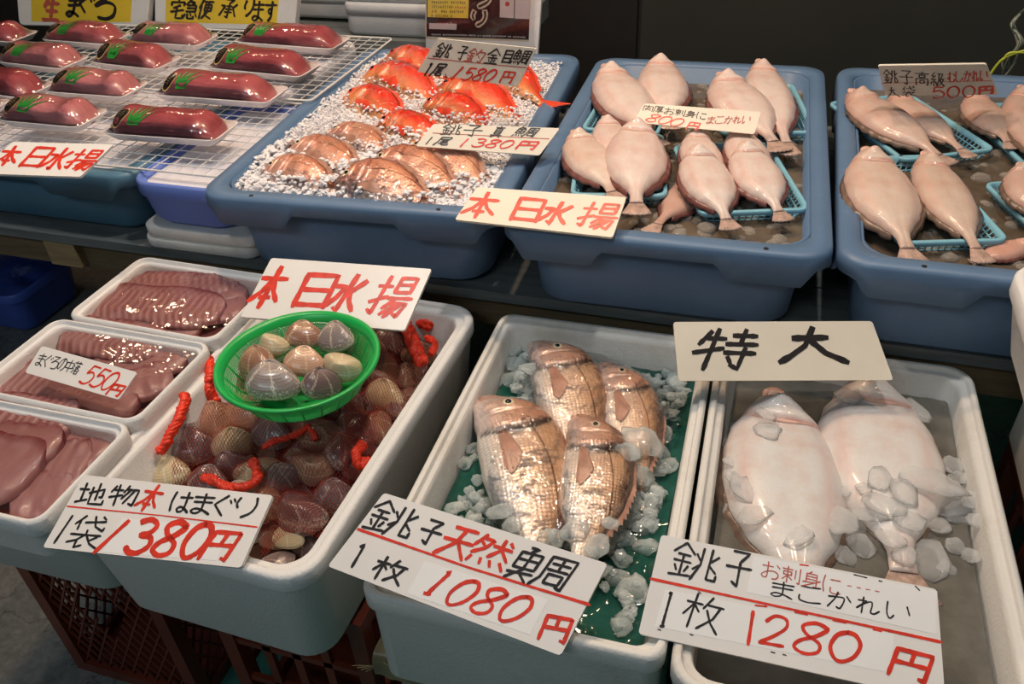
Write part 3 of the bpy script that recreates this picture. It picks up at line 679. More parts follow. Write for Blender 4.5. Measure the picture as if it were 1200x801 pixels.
M['snapper'] = fish_skin('sea bream skin', .30, 46, .5, .35, .25)
M['redfish'] = fish_skin('red fish skin', .25, 40, .3, .7, .1, 0.0)
def flat_skin(name, rough=.35, bump=.25):
    t = NT(name); a = t.node('ShaderNodeVertexColor'); a.layer_name = 'tint'
    v = t.coord(); n = t.noise(v, 28, 5, .6); n2 = t.noise(v, 260, 3, .6)
    col = t.mix(t.ramp(n, [(.4, (0, 0, 0)), (.72, (.5, .5, .5))]), a.outputs['Color'], (.80, .52, .44), 'MULTIPLY')
    t.base(col); t.set(Roughness=rough, **{'Coat Weight': .4, 'Coat Roughness': .12, 'Subsurface Weight': .12, 'Subsurface Radius': (.01, .004, .003)})
    t.bump(n2, bump * 2.2, .0012); return t.m
M['flounder'] = flat_skin('flounder belly skin')
M['fin'] = simple('pink fish fin', (.42, .22, .155), .35, .25, 60, .4, 120)
M['fin_dark'] = simple('dark flounder fin', (.17, .11, .08), .3, .3, 70, .4, 150, bdist=.002)
M['fin_red'] = simple('red fish fin', (.75, .06, .02), .3, .25, 60, .4, 120)
M['eye_ring'] = simple('fish eye iris', (.68, .60, .42), .2, .2, 90)
M['eye'] = simple('fish pupil', (.008, .008, .010), .06, .1)

DORS = [(0, .018), (.03, .070), (.10, .145), (.20, .200), (.34, .226), (.5, .222), (.65, .185), (.8, .112), (.9, .060), (.96, .044), (1, .048)]
VENT = [(0, .018), (.03, .052), (.10, .105), (.20, .148), (.34, .174), (.5, .176), (.65, .152), (.8, .090), (.9, .052), (.96, .040), (1, .044)]
THICK = [(0, .012), (.05, .055), (.15, .088), (.3, .105), (.45, .105), (.6, .085), (.8, .045), (.92, .022), (1, .008)]
def make_fish(name, label, cat, snout, tail, width, z, kind='snapper', roll=0, bend=.0, group=None, flip=1, pitch=0, zt=None, gill=.305, tailfin=True, fat=1.0, hook=1.15, rosy=False):
    """snout, tail: photograph pixels of the fish's axis ends; width: body height in metres; local x = snout->tail, +y = back"""
    a = P(*snout, z); b = P(*tail, z if zt is None else zt); d = b - a; L = d.length
    th = thing(name, label, cat, a, group=group)
    yaw = math.atan2(d.y, d.x)
    th.rotation_mode = 'XYZ'
    mw = Matrix.Rotation(yaw, 4, 'Z') @ Matrix.Rotation(-math.atan2(d.z, math.hypot(d.x, d.y)), 4, 'Y') @ Matrix.Rotation(roll, 4, 'X')
    th.rotation_euler = mw.to_euler()
    k = width / .394   # scale of heights
    NU, NV = 110, 56
    def pos(u, al, off=0):
        h = interp(DORS, u) if math.cos(al) > 0 else interp(VENT, u)
        c, s_ = math.cos(al), math.sin(al)
        y = h * k * math.copysign(abs(c) ** .92, c) * flip
        zz = interp(THICK, u) * k * fat * math.copysign(abs(s_) ** .85, s_)
        # gill cover: plate edge standing proud in front of a groove
        yy = h * c / .2
        ug = gill - .075 * yy * yy + .03
        if s_ > 0:
            zz += k * .030 * s_ * (1 / (1 + math.exp((u - ug) * 190)) - .35) * max(0, min(1, (u - .06) / .1)) * max(0, 1 - max(0, u - ug) / .12)
            ug2 = gill - .085 - .03 * yy * yy
            zz -= k * .014 * s_ * math.exp(-((u - ug2) / .010) ** 2)
            if u < .085: zz -= k * .022 * math.exp(-((y / k / flip + .010 + u * .35) / .007) ** 2)
        bx = bend * L * (u - .3) ** 2 * (1 if u > .3 else 0) - (hook * L * (.30 - u) ** 2 if u < .30 else 0)
        return Vector((u * L, y + bx * flip, zz + off))
    us = [i / NU for i in range(NU + 1)]
    vs, cols, uv = [], [], []
    rr = random.Random(hash(label) % 1000 if False else len(label) * 7 + int(snout[0]))
    for u in us:
        for j in range(NV):
            al = 2 * math.pi * j / NV; p = pos(u, al); vs.append(p)
            h = math.cos(al); hh = (interp(DORS, u) if h > 0 else interp(VENT, u)) * h
            ug_ = gill - .075 * (hh / .2) ** 2 + .03
            if kind == 'snapper':
                t_ = max(0, min(1, (h + .75) / 1.35))
                c = Vector((.80, .77, .76)).lerp(Vector((.60, .36, .22)), t_ ** 1.1)
                if h > .78: c = c.lerp(Vector((.34, .13, .08)), (h - .78) / .22)
                st = .5 + .5 * math.sin(hh * 330)
                c = c.lerp(Vector((.80, .62, .42)), .28 * st * (1 if u > gill else 0))
                if u < ug_: c = c.lerp(Vector((.56, .32, .24)), .6) if h > -.55 else c.lerp(Vector((.72, .50, .46)), .5)
                if u < .09: c = c.lerp(Vector((.50, .24, .19)), .5)
                ll = .055 + .05 * math.sin(math.pi * max(0, min(1, (u - .25) / .75)))
            else:
                t_ = max(0, min(1, (h + .35) / .9))
                c = Vector((.88, .42, .16)).lerp(Vector((.78, .035, .015)), t_)
                if h < -.4: c = c.lerp(Vector((.90, .60, .38)), .5)
                st = .5 + .5 * math.sin(hh * 260)
                c = c.lerp(Vector((.95, .22, .08)), .25 * st)
                if u < gill: c = c.lerp(Vector((.85, .16, .05)), .35)
            yy = hh / .2; ug = gill - .075 * yy * yy + .03
            if math.sin(al) > 0 and abs(u - ug - .006) < .007 and abs(h) < .86: c = c * (.30 if kind == 'snapper' else .5)
            if rosy: c = c.lerp(Vector((.72, .22, .15)), .42 if h > -.3 else .2)
            cols.append(tuple(c)); uv.append((u, hh + .5 if math.sin(al) > 0 else -hh - .5))
    fs = []
    for i in range(NU):
        for j in range(NV):
            j2 = (j + 1) % NV; fs.append((i * NV + j, (i + 1) * NV + j, (i + 1) * NV + j2, i * NV + j2) if flip > 0 else (i * NV + j, i * NV + j2, (i + 1) * NV + j2, (i + 1) * NV + j))
    n0 = NU * NV
    fs.append(tuple(range(NV)) if flip > 0 else tuple(range(NV))[::-1]); fs.append(tuple(n0 + j for j in range(NV))[::-1] if flip > 0 else tuple(n0 + j for j in range(NV)))
    mesh('body', vs, fs, M['snapper' if kind == 'snapper' else 'redfish'], th, True, uv=uv, col=cols)
    # eye
    ue = gill * .56; re = k * (.033 if kind == 'snapper' else .042)
    base = pos(ue, math.pi / 2); ey = Vector((ue * L, (.030 * k - hook * L * (.30 - ue) ** 2) * flip, base.z * .93 - .0005))
    def disc(r, h, n=16, m=4):
        v_, f_ = [], []
        for i in range(m + 1):
            t_ = i / m
            for q in range(n): v_.append((r * (1 - t_ * .999) * math.cos(2 * math.pi * q / n), r * (1 - t_ * .999) * math.sin(2 * math.pi * q / n), h * math.sqrt(max(0, 1 - (1 - t_) ** 2))))
        for i in range(m):
            for q in range(n): f_.append((i * n + q, i * n + (q + 1) % n, (i + 1) * n + (q + 1) % n, (i + 1) * n + q))
        f_.append(tuple(m * n + q for q in range(n))); return v_, f_
    e = mesh('eye', *disc(re, re * .45), M['eye_ring' if kind == 'snapper' else 'fin_red'], th, True, loc=ey)
    mesh('pupil', *disc(re * .55, re * .35), M['eye'], e, True, loc=(0, 0, re * .22))
    # pectoral fin: a fan of rays lying on the flank
    fv, ff = [], []
    n = 9; bx = (gill + .03); Lf = .24 * L
    for i in range(n + 1):
        t_ = i / n
        for s_ in range(n + 1):
            q = s_ / n; ang = R(6 + 20 * (t_ - .5)); rad = Lf * q * (1 - .5 * abs(t_ - .25))
            x = bx * L + rad * math.cos(ang); y = flip * (-.055 * k + rad * math.sin(ang) + .035 * k * (t_ - .5))
            uu = min(.95, x / L); hv = interp(VENT, uu) * k; ratio = min(.95, abs(y) / max(1e-4, hv)); zz = interp(THICK, uu) * k * fat * (1 - ratio ** 2) ** .45
            fv.append((x, y, zz + .0022 + .0010 * math.sin(t_ * 30)))
    for i in range(n):
        for s_ in range(n): q = i * (n + 1) + s_; ff.append((q, q + 1, q + n + 2, q + n + 1))
    fm = M['fin'] if kind == 'snapper' else M['fin_red']
    mesh('pectoral_fin', fv, ff, fm, th, True)
    # dorsal fin: low spiny strip folded along the back
    dv, df = [], []; nn = 34
    for i in range(nn + 1):
        u = lerp(.26, .86, i / nn); p = pos(u, 0); up = flip * k * (.022 if i % 2 else .016) * math.sin(math.pi * (i + 2) / (nn + 5)) ** .5
        dv += [p + Vector((0, -flip * .004, .002)), p + Vector((.012 * (i % 2), up, .001)), p + Vector((0, -flip * .004, -.002))]
    for i in range(nn): q = i * 3; df += [(q, q + 3, q + 4, q + 1), (q + 1, q + 4, q + 5, q + 2)]
    mesh('dorsal_fin', dv, df, fm, th)
    if tailfin:
        tv, tf = [], []
        end = pos(1, math.pi / 2); yc = end.y; Lt = .20 * L; n = 10
        for i in range(2 * n + 1):
            t_ = (i - n) / n
            for s_ in range(6):
                q = s_ / 5; x = L * .985 + Lt * q * (.55 + .45 * abs(t_)); y = yc + flip * t_ * k * (.042 + .13 * q)
                tv.append((x, y, .0012 * math.sin(i * 2.2) + (.001)))
        for i in range(2 * n):
            for s_ in range(5): q = i * 6 + s_; tf.append((q, q + 1, q + 7, q + 6))
        o = mesh('tail_fin', tv, tf, fm, th, True); m_ = o.modifiers.new('solid', 'SOLIDIFY'); m_.thickness = .0012
    return th
ALLFISH = []
def wid(px, py, wpx, z): return (P(px + wpx / 2, py, z) - P(px - wpx / 2, py, z)).length
# four bagged snappers, heads away from the viewer
for lab, sn, tl, wpx, z, bn, fat in (
    ('largest snapper in the bag, lower left, silver belly and folded pink fin', (586, 462), (648, 668), 108, .522, .10, .95),
    ('upper left snapper in the bag, head near the back rim', (645, 399), (690, 548), 86, .520, .06, .85),
    ('small snapper at the right of the bag, half under ice', (723, 424), (752, 575), 72, .512, .04, .85),
    ('front right snapper in the bag with clear round eye', (697, 486), (690, 668), 86, .530, .10, .95)):
    o = make_fish('snapper', lab, 'fish', sn, tl, wid((sn[0] + tl[0]) / 2, (sn[1] + tl[1]) / 2, wpx, z), z, 'snapper', bend=-bn, group='bagged snappers on ice', fat=fat, tailfin=False); ALLFISH.append(o)
# tub 1: pink snappers (front) and red fish (back)
ICEF = []
for lab, sn, tl, w_, z, ro in (
    ('big striped pink snapper at the front centre of the ice tub', (394, 212), (512, 238), .098, .708, 28),
    ('pink snapper behind the front centre one, dark fin edge', (436, 188), (544, 228), .090, .711, 28),
    ('pink snapper at the front left corner of the ice tub', (310, 198), (400, 226), .080, .705, 28),
    ('pink snapper behind the left corner one, banded flank', (342, 172), (428, 206), .080, .707, 25),
    ('half buried pink snapper between the red fish and the front row', (386, 154), (462, 184), .070, .705, 25),
    ('pale gold snapper right of centre under the small price sign', (478, 176), (575, 222), .095, .708, 20)):
    o = make_fish('snapper', lab, 'fish', sn, tl, w_, z, 'snapper', roll=R(ro), bend=-.10, group='pink snappers in the ice tub', tailfin=False, rosy=True); ICEF.append(o)
for lab, sn, tl, w_, z, ro in (
    ('rearmost red fish in the ice tub', (455, 66), (528, 94), .085, .707, 30),
    ('red fish second from the back left, under the 1580 sign corner', (430, 86), (520, 120), .092, .707, 30),
    ('red fish at the left end of the middle row in ice', (408, 112), (478, 148), .085, .703, 30),
    ('red fish lowest of the reds, left of the 1380 sign', (444, 145), (522, 172), .080, .701, 30),
    ('red fish just above the 1380 sign', (497, 124), (578, 153), .085, .705, 30),
    ('large red fish right of centre below the 1580 sign', (514, 102), (612, 138), .090, .709, 30),
    ('red fish whose tail shows right of the 1580 sign', (560, 66), (640, 118), .075, .716, 20)):
    o = make_fish('red_fish', lab, 'fish', sn, tl, w_, z, 'red', roll=R(ro), bend=-.06, group='red fish in the ice tub', gill=.30, fat=1.1, tailfin='tail' in lab); ICEF.append(o)

# ---------------------------------------------------------------- flounders, pale side up
FH = [(0, .028), (.03, .075), (.07, .125), (.12, .185), (.2, .255), (.32, .302), (.46, .318), (.6, .295), (.72, .225), (.81, .135), (.87, .078), (.92, .060), (1, .064)]
M['fin_maroon'] = simple('maroon flounder fin edge', (.19, .070, .058), .3, .3, 70, .3, 150, bdist=.002)
def make_flounder(label, sn, tl, wpx, z, col=(.80, .70, .64), edge=(.50, .22, .18), zt=None, roll=0, group=None, bend=0, name='flounder', fin=True, skew=.0, thick=.050, dark=False):
    a = P(*sn, z); b = P(*tl, z if zt is None else zt); d = b - a; L = d.length / 1.10
    W = wid((sn[0] + tl[0]) / 2, (sn[1] + tl[1]) / 2, wpx, z); W *= 1.10; k = W / .66
    th = thing(name, label, 'fish', a, group=group)
    mw = Matrix.Rotation(math.atan2(d.y, d.x), 4, 'Z') @ Matrix.Rotation(-math.atan2(d.z, math.hypot(d.x, d.y)), 4, 'Y') @ Matrix.Rotation(roll, 4, 'X')
    th.rotation_euler = mw.to_euler()
    rr = random.Random(int(sn[0] * 7 + sn[1]))
    NU, NV = 84, 44
    def mid(u): return (bend * L * (u - .4) ** 2 if u > .4 else 0) - skew * k * max(0, .15 - u)
    def pos(u, al):
        c, s_ = math.cos(al), math.sin(al); h = interp(FH, u) * k
        y = mid(u) + h * c
        prof = interp([(0, .35), (.08, .75), (.2, .95), (.45, 1), (.7, .75), (.88, .35), (1, .12)], u) * thick * k / .33
        zz = prof * (max(0, 1 - abs(c) ** 3.2)) ** .80 * (1 if s_ > 0 else -.35)
        if s_ > 0:
            yy = c
            ug = .205 - .05 * yy * yy + .03 * yy
            zz += k * .050 * (1 / (1 + math.exp((u - ug) * 150)) - .3) * s_ * min(1, u / .08) * max(0, 1 - max(0, u - ug) / .10)
            zz += k * .062 * math.exp(-((u - .125) / .028) ** 2 - ((c - .1) / .38) ** 2) + k * .03 * math.exp(-((u - .035) / .015) ** 2 - ((c + .1) / .5) ** 2)          # jaw / cheek bulge
            zz -= k * .040 * math.exp(-((u - .070 - .03 * c) / .009) ** 2)        # mouth slit
            zz -= k * .007 * math.exp(-((c - .03 + .25 * math.exp(-((u - .25) / .06) ** 2)) / .045) ** 2) * (1 if u > .22 else 0)   # midline
        return Vector((u * L, y, zz))
    vs, cols, uv = [], [], []
    C0, C1 = Vector(col), Vector(edge)
    for i in range(NU + 1):
        u = (i / NU) ** 1.45
        for j in range(NV):
            al = 2 * math.pi * j / NV; p = pos(u, al); vs.append(p); c_ = abs(math.cos(al))
            t_ = max(0, (c_ - .82) / .18) * (.5 if u > .15 else .3)
            c = C0.lerp(C1, t_ * .8)
            if math.sin(al) < -.05: c = Vector((.20, .13, .09))
            if u < .17: c = c.lerp(Vector((.70, .38, .31)), .55 * (1 - u / .17) + .25 * max(0, noise.noise(Vector((u * 40, al * 2, sn[0])))))
            yy = math.cos(al); ug = .205 - .05 * yy * yy + .03 * yy
            c = c.lerp(Vector((.56, .20, .15)), .75 * math.exp(-((u - ug - .006) / .007) ** 2) * (1 if math.sin(al) > 0 else 0))
            c = c.lerp(Vector((.72, .42, .37)), .40 * math.exp(-((u - .5) / .25) ** 2 - ((c_ - .68) / .10) ** 2))
            if u > .9: c = c.lerp(Vector((.42, .26, .20)), (u - .9) * 5)
            cols.append(tuple(c)); uv.append((u, math.cos(al)))
    fs = []
    for i in range(NU):
        for j in range(NV): j2 = (j + 1) % NV; fs.append((i * NV + j, (i + 1) * NV + j, (i + 1) * NV + j2, i * NV + j2))
    fs += [tuple(range(NV)), tuple(NU * NV + j for j in range(NV))[::-1]]
    mesh('body', vs, fs, M['flounder'], th, True, uv=uv, col=cols)
    lip = []
    for q in range(13):
        a_ = R(-95 + 190 * q / 12); u_ = .020 + .032 * (1 - math.cos(a_)) ; yy_ = math.sin(a_) * .052 * k + mid(u_)
        al_ = math.acos(max(-1, min(1, (yy_ - mid(u_)) / (interp(FH, u_) * k)))); lip.append(Vector((u_ * L, yy_, max(.001, pos(u_, al_).z) + .0002)))
    MB().tube(lip, lambda t_: k * (.013 + .017 * math.sin(math.pi * t_)), 7).build('lips', M['lip'], th, True)
    gr = []
    for q in range(15):
        c_ = -.72 + 1.44 * q / 14; u_ = .215 - .05 * c_ * c_ + .03 * c_; p_ = pos(u_, math.acos(c_)); gr.append(p_ + Vector((-.002 * k, 0, -.004 * k)))
    MB().tube(gr, lambda t_: k * .015 * math.sin(math.pi * min(.97, max(.03, t_))) ** .5, 6).build('gill_edge', M['lip'], th, True)
    # fringe fins on both sides
    for sgn in (1, -1):
        fv, ff = [], []; n = 56
        for i in range(n + 1):
            u = lerp(.14, .86, i / n); e = math.sin(math.pi * i / n) ** .6; h = interp(FH, u) * k
            wv = .010 * math.sin(i * .9 + rr.random()) * k
            for q in range(4):
                t_ = q / 3; y = mid(u) + sgn * (h * .93 + (.062 * k * e + .004 * k * (i % 2)) * t_)
                fv.append((u * L + .02 * t_ * L, y, -.004 * k - (.05 * t_ * t_) * k + wv * t_))
        for i in range(n):
            for q in range(3): s_ = i * 4 + q; ff.append((s_, s_ + 4, s_ + 5, s_ + 1) if sgn < 0 else (s_, s_ + 1, s_ + 5, s_ + 4))
        o = mesh('fringe_fin', fv, ff, M['fin_dark' if dark else 'fin_maroon'], th, True); m_ = o.modifiers.new('solid', 'SOLIDIFY'); m_.thickness = .0010
    tv, tf = [], []; n = 8
    for i in range(2 * n + 1):
        t_ = (i - n) / n
        for s_ in range(6):
            q = s_ / 5; x = L * .975 + L * .15 * q * (1 - .12 * t_ * t_); y = mid(1) + t_ * k * (.052 + .085 * q)
            tv.append((x, y, .0010 * math.sin(i * 2.4) * q - .01 * q * k))
    for i in range(2 * n):
        for s_ in range(5): q = i * 6 + s_; tf.append((q, q + 1, q + 7, q + 6))
    o = mesh('tail_fin', tv, tf, M['fin_tail'], th, True); m_ = o.modifiers.new('solid', 'SOLIDIFY'); m_.thickness = .0014
    return th
M['lip'] = simple('pinkish flounder lip skin', (.70, .44, .36), .35, .15, 60, .2, 200)
M['fin_tail'] = simple('flounder tail fin', (.48, .33, .27), .3, .35, 80, .5, 160, bdist=.002)
# blue plastic baskets under the flounders
def make_tray(label, tl, tr, br, bl, z, group):
    q = [P(*p, z) for p in (tl, tr, br, bl)]; c = sum(q, Vector()) / 4
    W = ((q[1] - q[0]).length + (q[2] - q[3]).length) / 2; D = ((q[3] - q[0]).length + (q[2] - q[1]).length) / 2
    e = (q[1] - q[0]) + (q[2] - q[3]); H = .030
    th = thing('mesh_basket', label, 'basket', (c.x, c.y, z - H), math.atan2(e.y, e.x), group)
    def L(w_, d, r, zz): return [(x, y, zz) for x, y in rrect(w_, d, r, 4)]
    mesh('basket_rim', *loft([L(W - .010, D - .010, .014, H - .008), L(W, D, .016, H - .007), L(W, D, .016, H - .001), L(W - .003, D - .003, .015, H), L(W - .012, D - .012, .012, H), L(W - .014, D - .014, .011, H - .008)], False, False), M['tray_blue'], th, True)
    mb = MB(); w0, d0 = W - .014, D - .014; w1, d1 = W - .036, D - .036
    for a_, b_ in zip(rrect(w0, d0, .012, 2), rrect(w1, d1, .012, 2)): pass
    nx, ny = int(W / .011), int(D / .011)
    for i in range(nx + 1):
        t_ = i / nx - .5
        for s_ in (-1, 1): mb.bar((t_ * w0 * .96, s_ * d0 / 2, H - .006), (t_ * w1 * .96, s_ * d1 / 2, .002), .0013, 4)
        mb.bar((t_ * w1, -d1 / 2, .002), (t_ * w1, d1 / 2, .002), .0013, 4)
    for i in range(ny + 1):
        t_ = i / ny - .5
        for s_ in (-1, 1): mb.bar((s_ * w0 / 2, t_ * d0 * .96, H - .006), (s_ * w1 / 2, t_ * d1 * .96, .002), .0013, 4)
        mb.bar((-w1 / 2, t_ * d1, .002), (w1 / 2, t_ * d1, .002), .0013, 4)
    for f in (.33, .66):
        w_, d_ = lerp(w1, w0, f), lerp(d1, d0, f); zz = lerp(.002, H - .006, f)
        mb.tube([(x, y, zz) for x, y in rrect(w_, d_, .012, 3)], .0013, 4, True)
    o = mb.build('basket_mesh', M['tray_blue'], th); o['kind'] = 'stuff'
    return th
gb = 'light blue mesh baskets under the flounders'
zt_ = .706
for lab, q in (('light blue basket at the back left of the middle tub', ((700, 104), (792, 106), (772, 160), (694, 148))),
               ('light blue basket at the front left of the middle tub', ((671, 156), (769, 156), (793, 229), (676, 227))),
               ('light blue basket at the front right of the middle tub', ((790, 167), (908, 166), (941, 242), (818, 253))),
               ('light blue basket at the back right of the middle tub', ((830, 96), (932, 100), (955, 151), (846, 158))),
               ('light blue basket at the back left of the right tub', ((990, 118), (1086, 107), (1146, 176), (1034, 188))),
               ('light blue basket at the front left of the right tub', ((1000, 184), (1110, 180), (1164, 281), (1036, 284))),
               ('light blue basket at the back right of the right tub, cut by the edge', ((1129, 122), (1222, 118), (1300, 196), (1200, 198))),
               ('light blue basket at the right edge of the photo, below another', ((1164, 212), (1262, 208), (1320, 272), (1210, 280)))):
    make_tray(lab, *q, zt_, gb)
g2 = 'flounders in the middle tub'; g3 = 'flounders in the right tub'
PK = (.80, .67, .61)
for lab, sn, tl, w_, z, zt, ro, g, c in (
    ('flounder at the back left with its tail under the 800 strip', (708, 84), (770, 168), 64, .722, .712, 0, g2, PK),
    ('flounder at the back, behind and right of the back left one', (770, 74), (788, 148), 58, .716, .712, 0, g2, PK),
    ('broad flounder right of the 800 strip, edge on the basket', (842, 94), (914, 174), 68, .730, .718, 0, g2, PK),
    ('flounder at the back right corner with translucent tail', (888, 76), (926, 178), 54, .722, .712, 0, g2, PK),
    ('left flounder of the front left basket, lying flat', (672, 160), (722, 232), 56, .716, .712, 0, g2, (.78, .64, .55)),
    ('small flounder between the two of the front left basket', (708, 142), (735, 210), 46, .718, .714, 0, g2, PK),
    ('round flounder in front of the left basket, dark red edges', (744, 150), (746, 248), 74, .734, .712, 0, g2, PK),
    ('small flounder at the back left of the front right basket', (812, 158), (838, 226), 48, .716, .714, 0, g2, (.80, .68, .62)),
    ('flounder at the front of the right basket, tail over its rim', (812, 178), (856, 266), 62, .732, .708, 0, g2, (.80, .70, .64)),
    ('small flounder at the back right of the front right basket', (862, 154), (900, 226), 50, .718, .714, 0, g2, (.80, .68, .62)),
    ('rightmost flounder of the front right basket, tail to the corner', (868, 174), (918, 256), 60, .732, .708, 0, g2, (.80, .70, .64)),
    ('slender flounder at the back left of the right tub, lying slantwise', (993, 112), (1112, 190), 62, .730, .710, 0, g3, (.66, .50, .42)),
    ('slim flounder half behind the slantwise one under the 500 sign', (1042, 112), (1136, 182), 46, .718, .710, 0, g3, (.64, .48, .40)),
    ('large pale flounder in the front left basket of the right tub', (1012, 182), (1070, 304), 82, .732, .706, 0, g3, (.70, .56, .47)),
    ('flounder with dark tail right of the large pale one', (1080, 184), (1152, 304), 62, .722, .706, 0, g3, (.66, .52, .43)),
    ('small dim flounder at the back right behind the edge basket', (1136, 114), (1186, 172), 48, .722, .712, 0, g3, (.60, .44, .36)),
    ('flounder cut by the right edge of the photo, upper one', (1194, 106), (1216, 198), 52, .730, .712, 0, g3, (.60, .44, .36)),
    ('flounder cut by the right edge of the photo, lower one', (1192, 198), (1240, 270), 62, .728, .712, 0, g3, (.60, .46, .38))):
    make_flounder(lab, sn, tl, w_, z, c, zt=zt, roll=ro, group=g, dark=g is g3)
make_flounder('pink fish lying low in the water near the front right rim', (1205, 286), (1140, 306), 34, .690, (.70, .42, .33), name='pink_fish')
make_flounder('sunken flounder showing a slim pink tail between the front baskets', (842, 196), (762, 270), 50, .678, (.62, .40, .32), zt=.700, name='flounder', group=g2)
gB = 'two big flounders in the grey water'
make_flounder('left big white flounder in the front right foam box', (904, 466), (944, 752), 142, .514, (.74, .73, .71), (.44, .34, .29), group=gB, dark=True, thick=.040, bend=.02)
make_flounder('right big white flounder with a red mark by the gill', (1012, 448), (1066, 700), 142, .512, (.76, .74, .72), (.46, .36, .31), group=gB, dark=True, thick=.040, skew=.2)
# ================================================================ tuna trays on wire racks
M['tuna'] = None
def tuna_mat(name, c, c2, coat=.6, sx=14):
    t = NT(name); v = t.coord(sc3=(sx, sx * 5, sx)); n = t.noise(v, 2, 5, .6); v2 = t.coord(); n2 = t.noise(v2, 16, 3)
    col = t.ramp(n, [(.3, c), (.72, c2)])
    col = t.mix(t.ramp(n2, [(.4, (0, 0, 0)), (.8, (.5, .5, .5))]), col, tuple(x * .55 for x in c))
    t.base(col); t.set(Roughness=.3, **{'Coat Weight': coat, 'Coat Roughness': .05}); t.bump(n, .25, .001); return t.m
SK = [tuna_mat('tuna loin deep red', (.36, .075, .085), (.50, .15, .155)), tuna_mat('tuna loin rose', (.44, .14, .15), (.58, .25, .25)), tuna_mat('tuna loin dark', (.30, .05, .06), (.44, .11, .12))]
M['leaf'] = simple('green plastic leaf', (.025, .26, .035), .3, .1)
M['sticker'] = simple('black sticker', (.018, .014, .012), .15, .1); M['gold'] = simple('gold print', (.52, .36, .14), .25, .1)
M['tray_w'] = simple('white foam tray', (.80, .74, .74), .45, .03)
def make_tuna_tray(seed, W, D, mat):
    rr = random.Random(seed)
    th = thing('tuna_tray', 'tuna', 'tray')
    H = .016
    def L(w_, d, r, z, sh=0): return [(x, y, z) for x, y in rrect(w_, d, r, 5)]
    mesh('tray', *loft([L(W - .03, D - .022, .010, 0), L(W - .004, D - .002, .014, H - .003), L(W, D, .015, H - .001), L(W - .002, D - .002, .014, H), L(W - .008, D - .008, .012, H - .001), L(W - .034, D - .026, .008, .003)]), M['tray_w'], th, True)
    # loin: lofted along x, blunt left end, sloping right end
    n, m = 40, 28; vs = []; l0, l1 = -W * .47, W * .46
    wid_ = D * .80
    for i in range(n + 1):
        u = i / n; x = lerp(l0, l1, u)
        e = min(1, (math.sin(min(1, u / .10) * math.pi / 2)) ** .6) * min(1, math.sin(min(1, (1 - u) / .24) * math.pi / 2)) ** .7 + .02
        w2 = wid_ / 2 * (.55 + .45 * e) * (1 + .06 * noise.noise(Vector((u * 3, seed, 0)))) * min(1, e * 3); h = .044 * e * (.92 + .16 * noise.noise(Vector((u * 2.5, seed * 3.3, 2))))
        yo = .004 * math.sin(u * 3 + seed)
        for j in range(m):
            a = 2 * math.pi * j / m; c, s_ = math.cos(a), math.sin(a)
            y = w2 * math.copysign(abs(c) ** .85, c); z = .0045 + h * (.5 + .5 * math.copysign(abs(s_) ** .95, s_)) * (1 + .12 * c)
            vs.append((x, y + yo, z))
    fs = [(i * m + j, (i + 1) * m + j, (i + 1) * m + (j + 1) % m, i * m + (j + 1) % m) for i in range(n) for j in range(m)] + [tuple(range(m)), tuple(n * m + j for j in range(m))[::-1]]
    sk = mesh('tuna_loin', vs, fs, mat, th, True)
    bv = BVHTree.FromPolygons([Vector(v_) for v_ in vs], fs)
    # wrap film drawn over the loin to the tray rim
    nx, ny = 60, 26; hts = {}
    for j in range(ny + 1):
        for i in range(nx + 1):
            x = lerp(-W / 2 + .001, W / 2 - .001, i / nx); y = lerp(-D / 2 + .001, D / 2 - .001, j / ny)
            hit = bv.ray_cast(Vector((x, y, .2)), Vector((0, 0, -1)))[0]
            hts[i, j] = (x, y, max(H + .0004, (hit.z + .0008) if hit else 0))
    base = {k: v_[2] for k, v_ in hts.items()}; cur = dict(base)
    for it in range(26):
        nw = dict(cur)
        for j in range(1, ny):
            for i in range(1, nx):
                nw[i, j] = max(base[i, j], (cur[i - 1, j] + cur[i + 1, j] + cur[i, j - 1] + cur[i, j + 1]) / 4)
        cur = nw
    vs2 = [(hts[i, j][0], hts[i, j][1], cur[i, j] + (.0004 * noise.noise(Vector((i * .9, j * .5, seed))) if 0 < i < nx and 0 < j < ny else 0)) for j in range(ny + 1) for i in range(nx + 1)]
    fs2 = [(j * (nx + 1) + i, j * (nx + 1) + i + 1, (j + 1) * (nx + 1) + i + 1, (j + 1) * (nx + 1) + i) for j in range(ny) for i in range(nx)]
    mesh('wrap_film', vs2, fs2, M['film'], th, True)
    def top(x, y):
        i = max(0, min(nx - .001, (x + W / 2 - .001) / (W - .002) * nx)); j = max(0, min(ny - .001, (y + D / 2 - .001) / (D - .002) * ny)); i0, j0 = int(i), int(j)
        return lerp(lerp(cur[i0, j0], cur[i0 + 1, j0], i - i0), lerp(cur[i0, j0 + 1], cur[i0 + 1, j0 + 1], i - i0), j - j0)
    # jagged green leaf
    lx = l0 + .056
    lv, lf = [], []
    tips = [(-.55, .75), (-.22, 1.0), (.10, .92), (.42, 1.05), (.75, .7)]
    ys0 = -D * .40
    for q, (tx, ty) in enumerate(tips):
        bx_ = lx + (q - 2) * .0036; tipx = lx + .008 + tx * .040; 
        for s_ in range(5):
            t_ = s_ / 4; hw = .0036 * (1 - t_) ** .8 + .0002; xx = lerp(bx_, tipx, t_); yy = ys0 + (.052 * ty) * t_
            for sg in (-1, 1): lv.append((xx + sg * hw, yy, top(xx + sg * hw, yy) + .0006))
        b = q * 10
        lf += [(b + 2 * s_, b + 2 * s_ + 1, b + 2 * s_ + 3, b + 2 * s_ + 2) for s_ in range(4)]
    lf_o = mesh('garnish_leaf', lv, lf, M['leaf'], th)
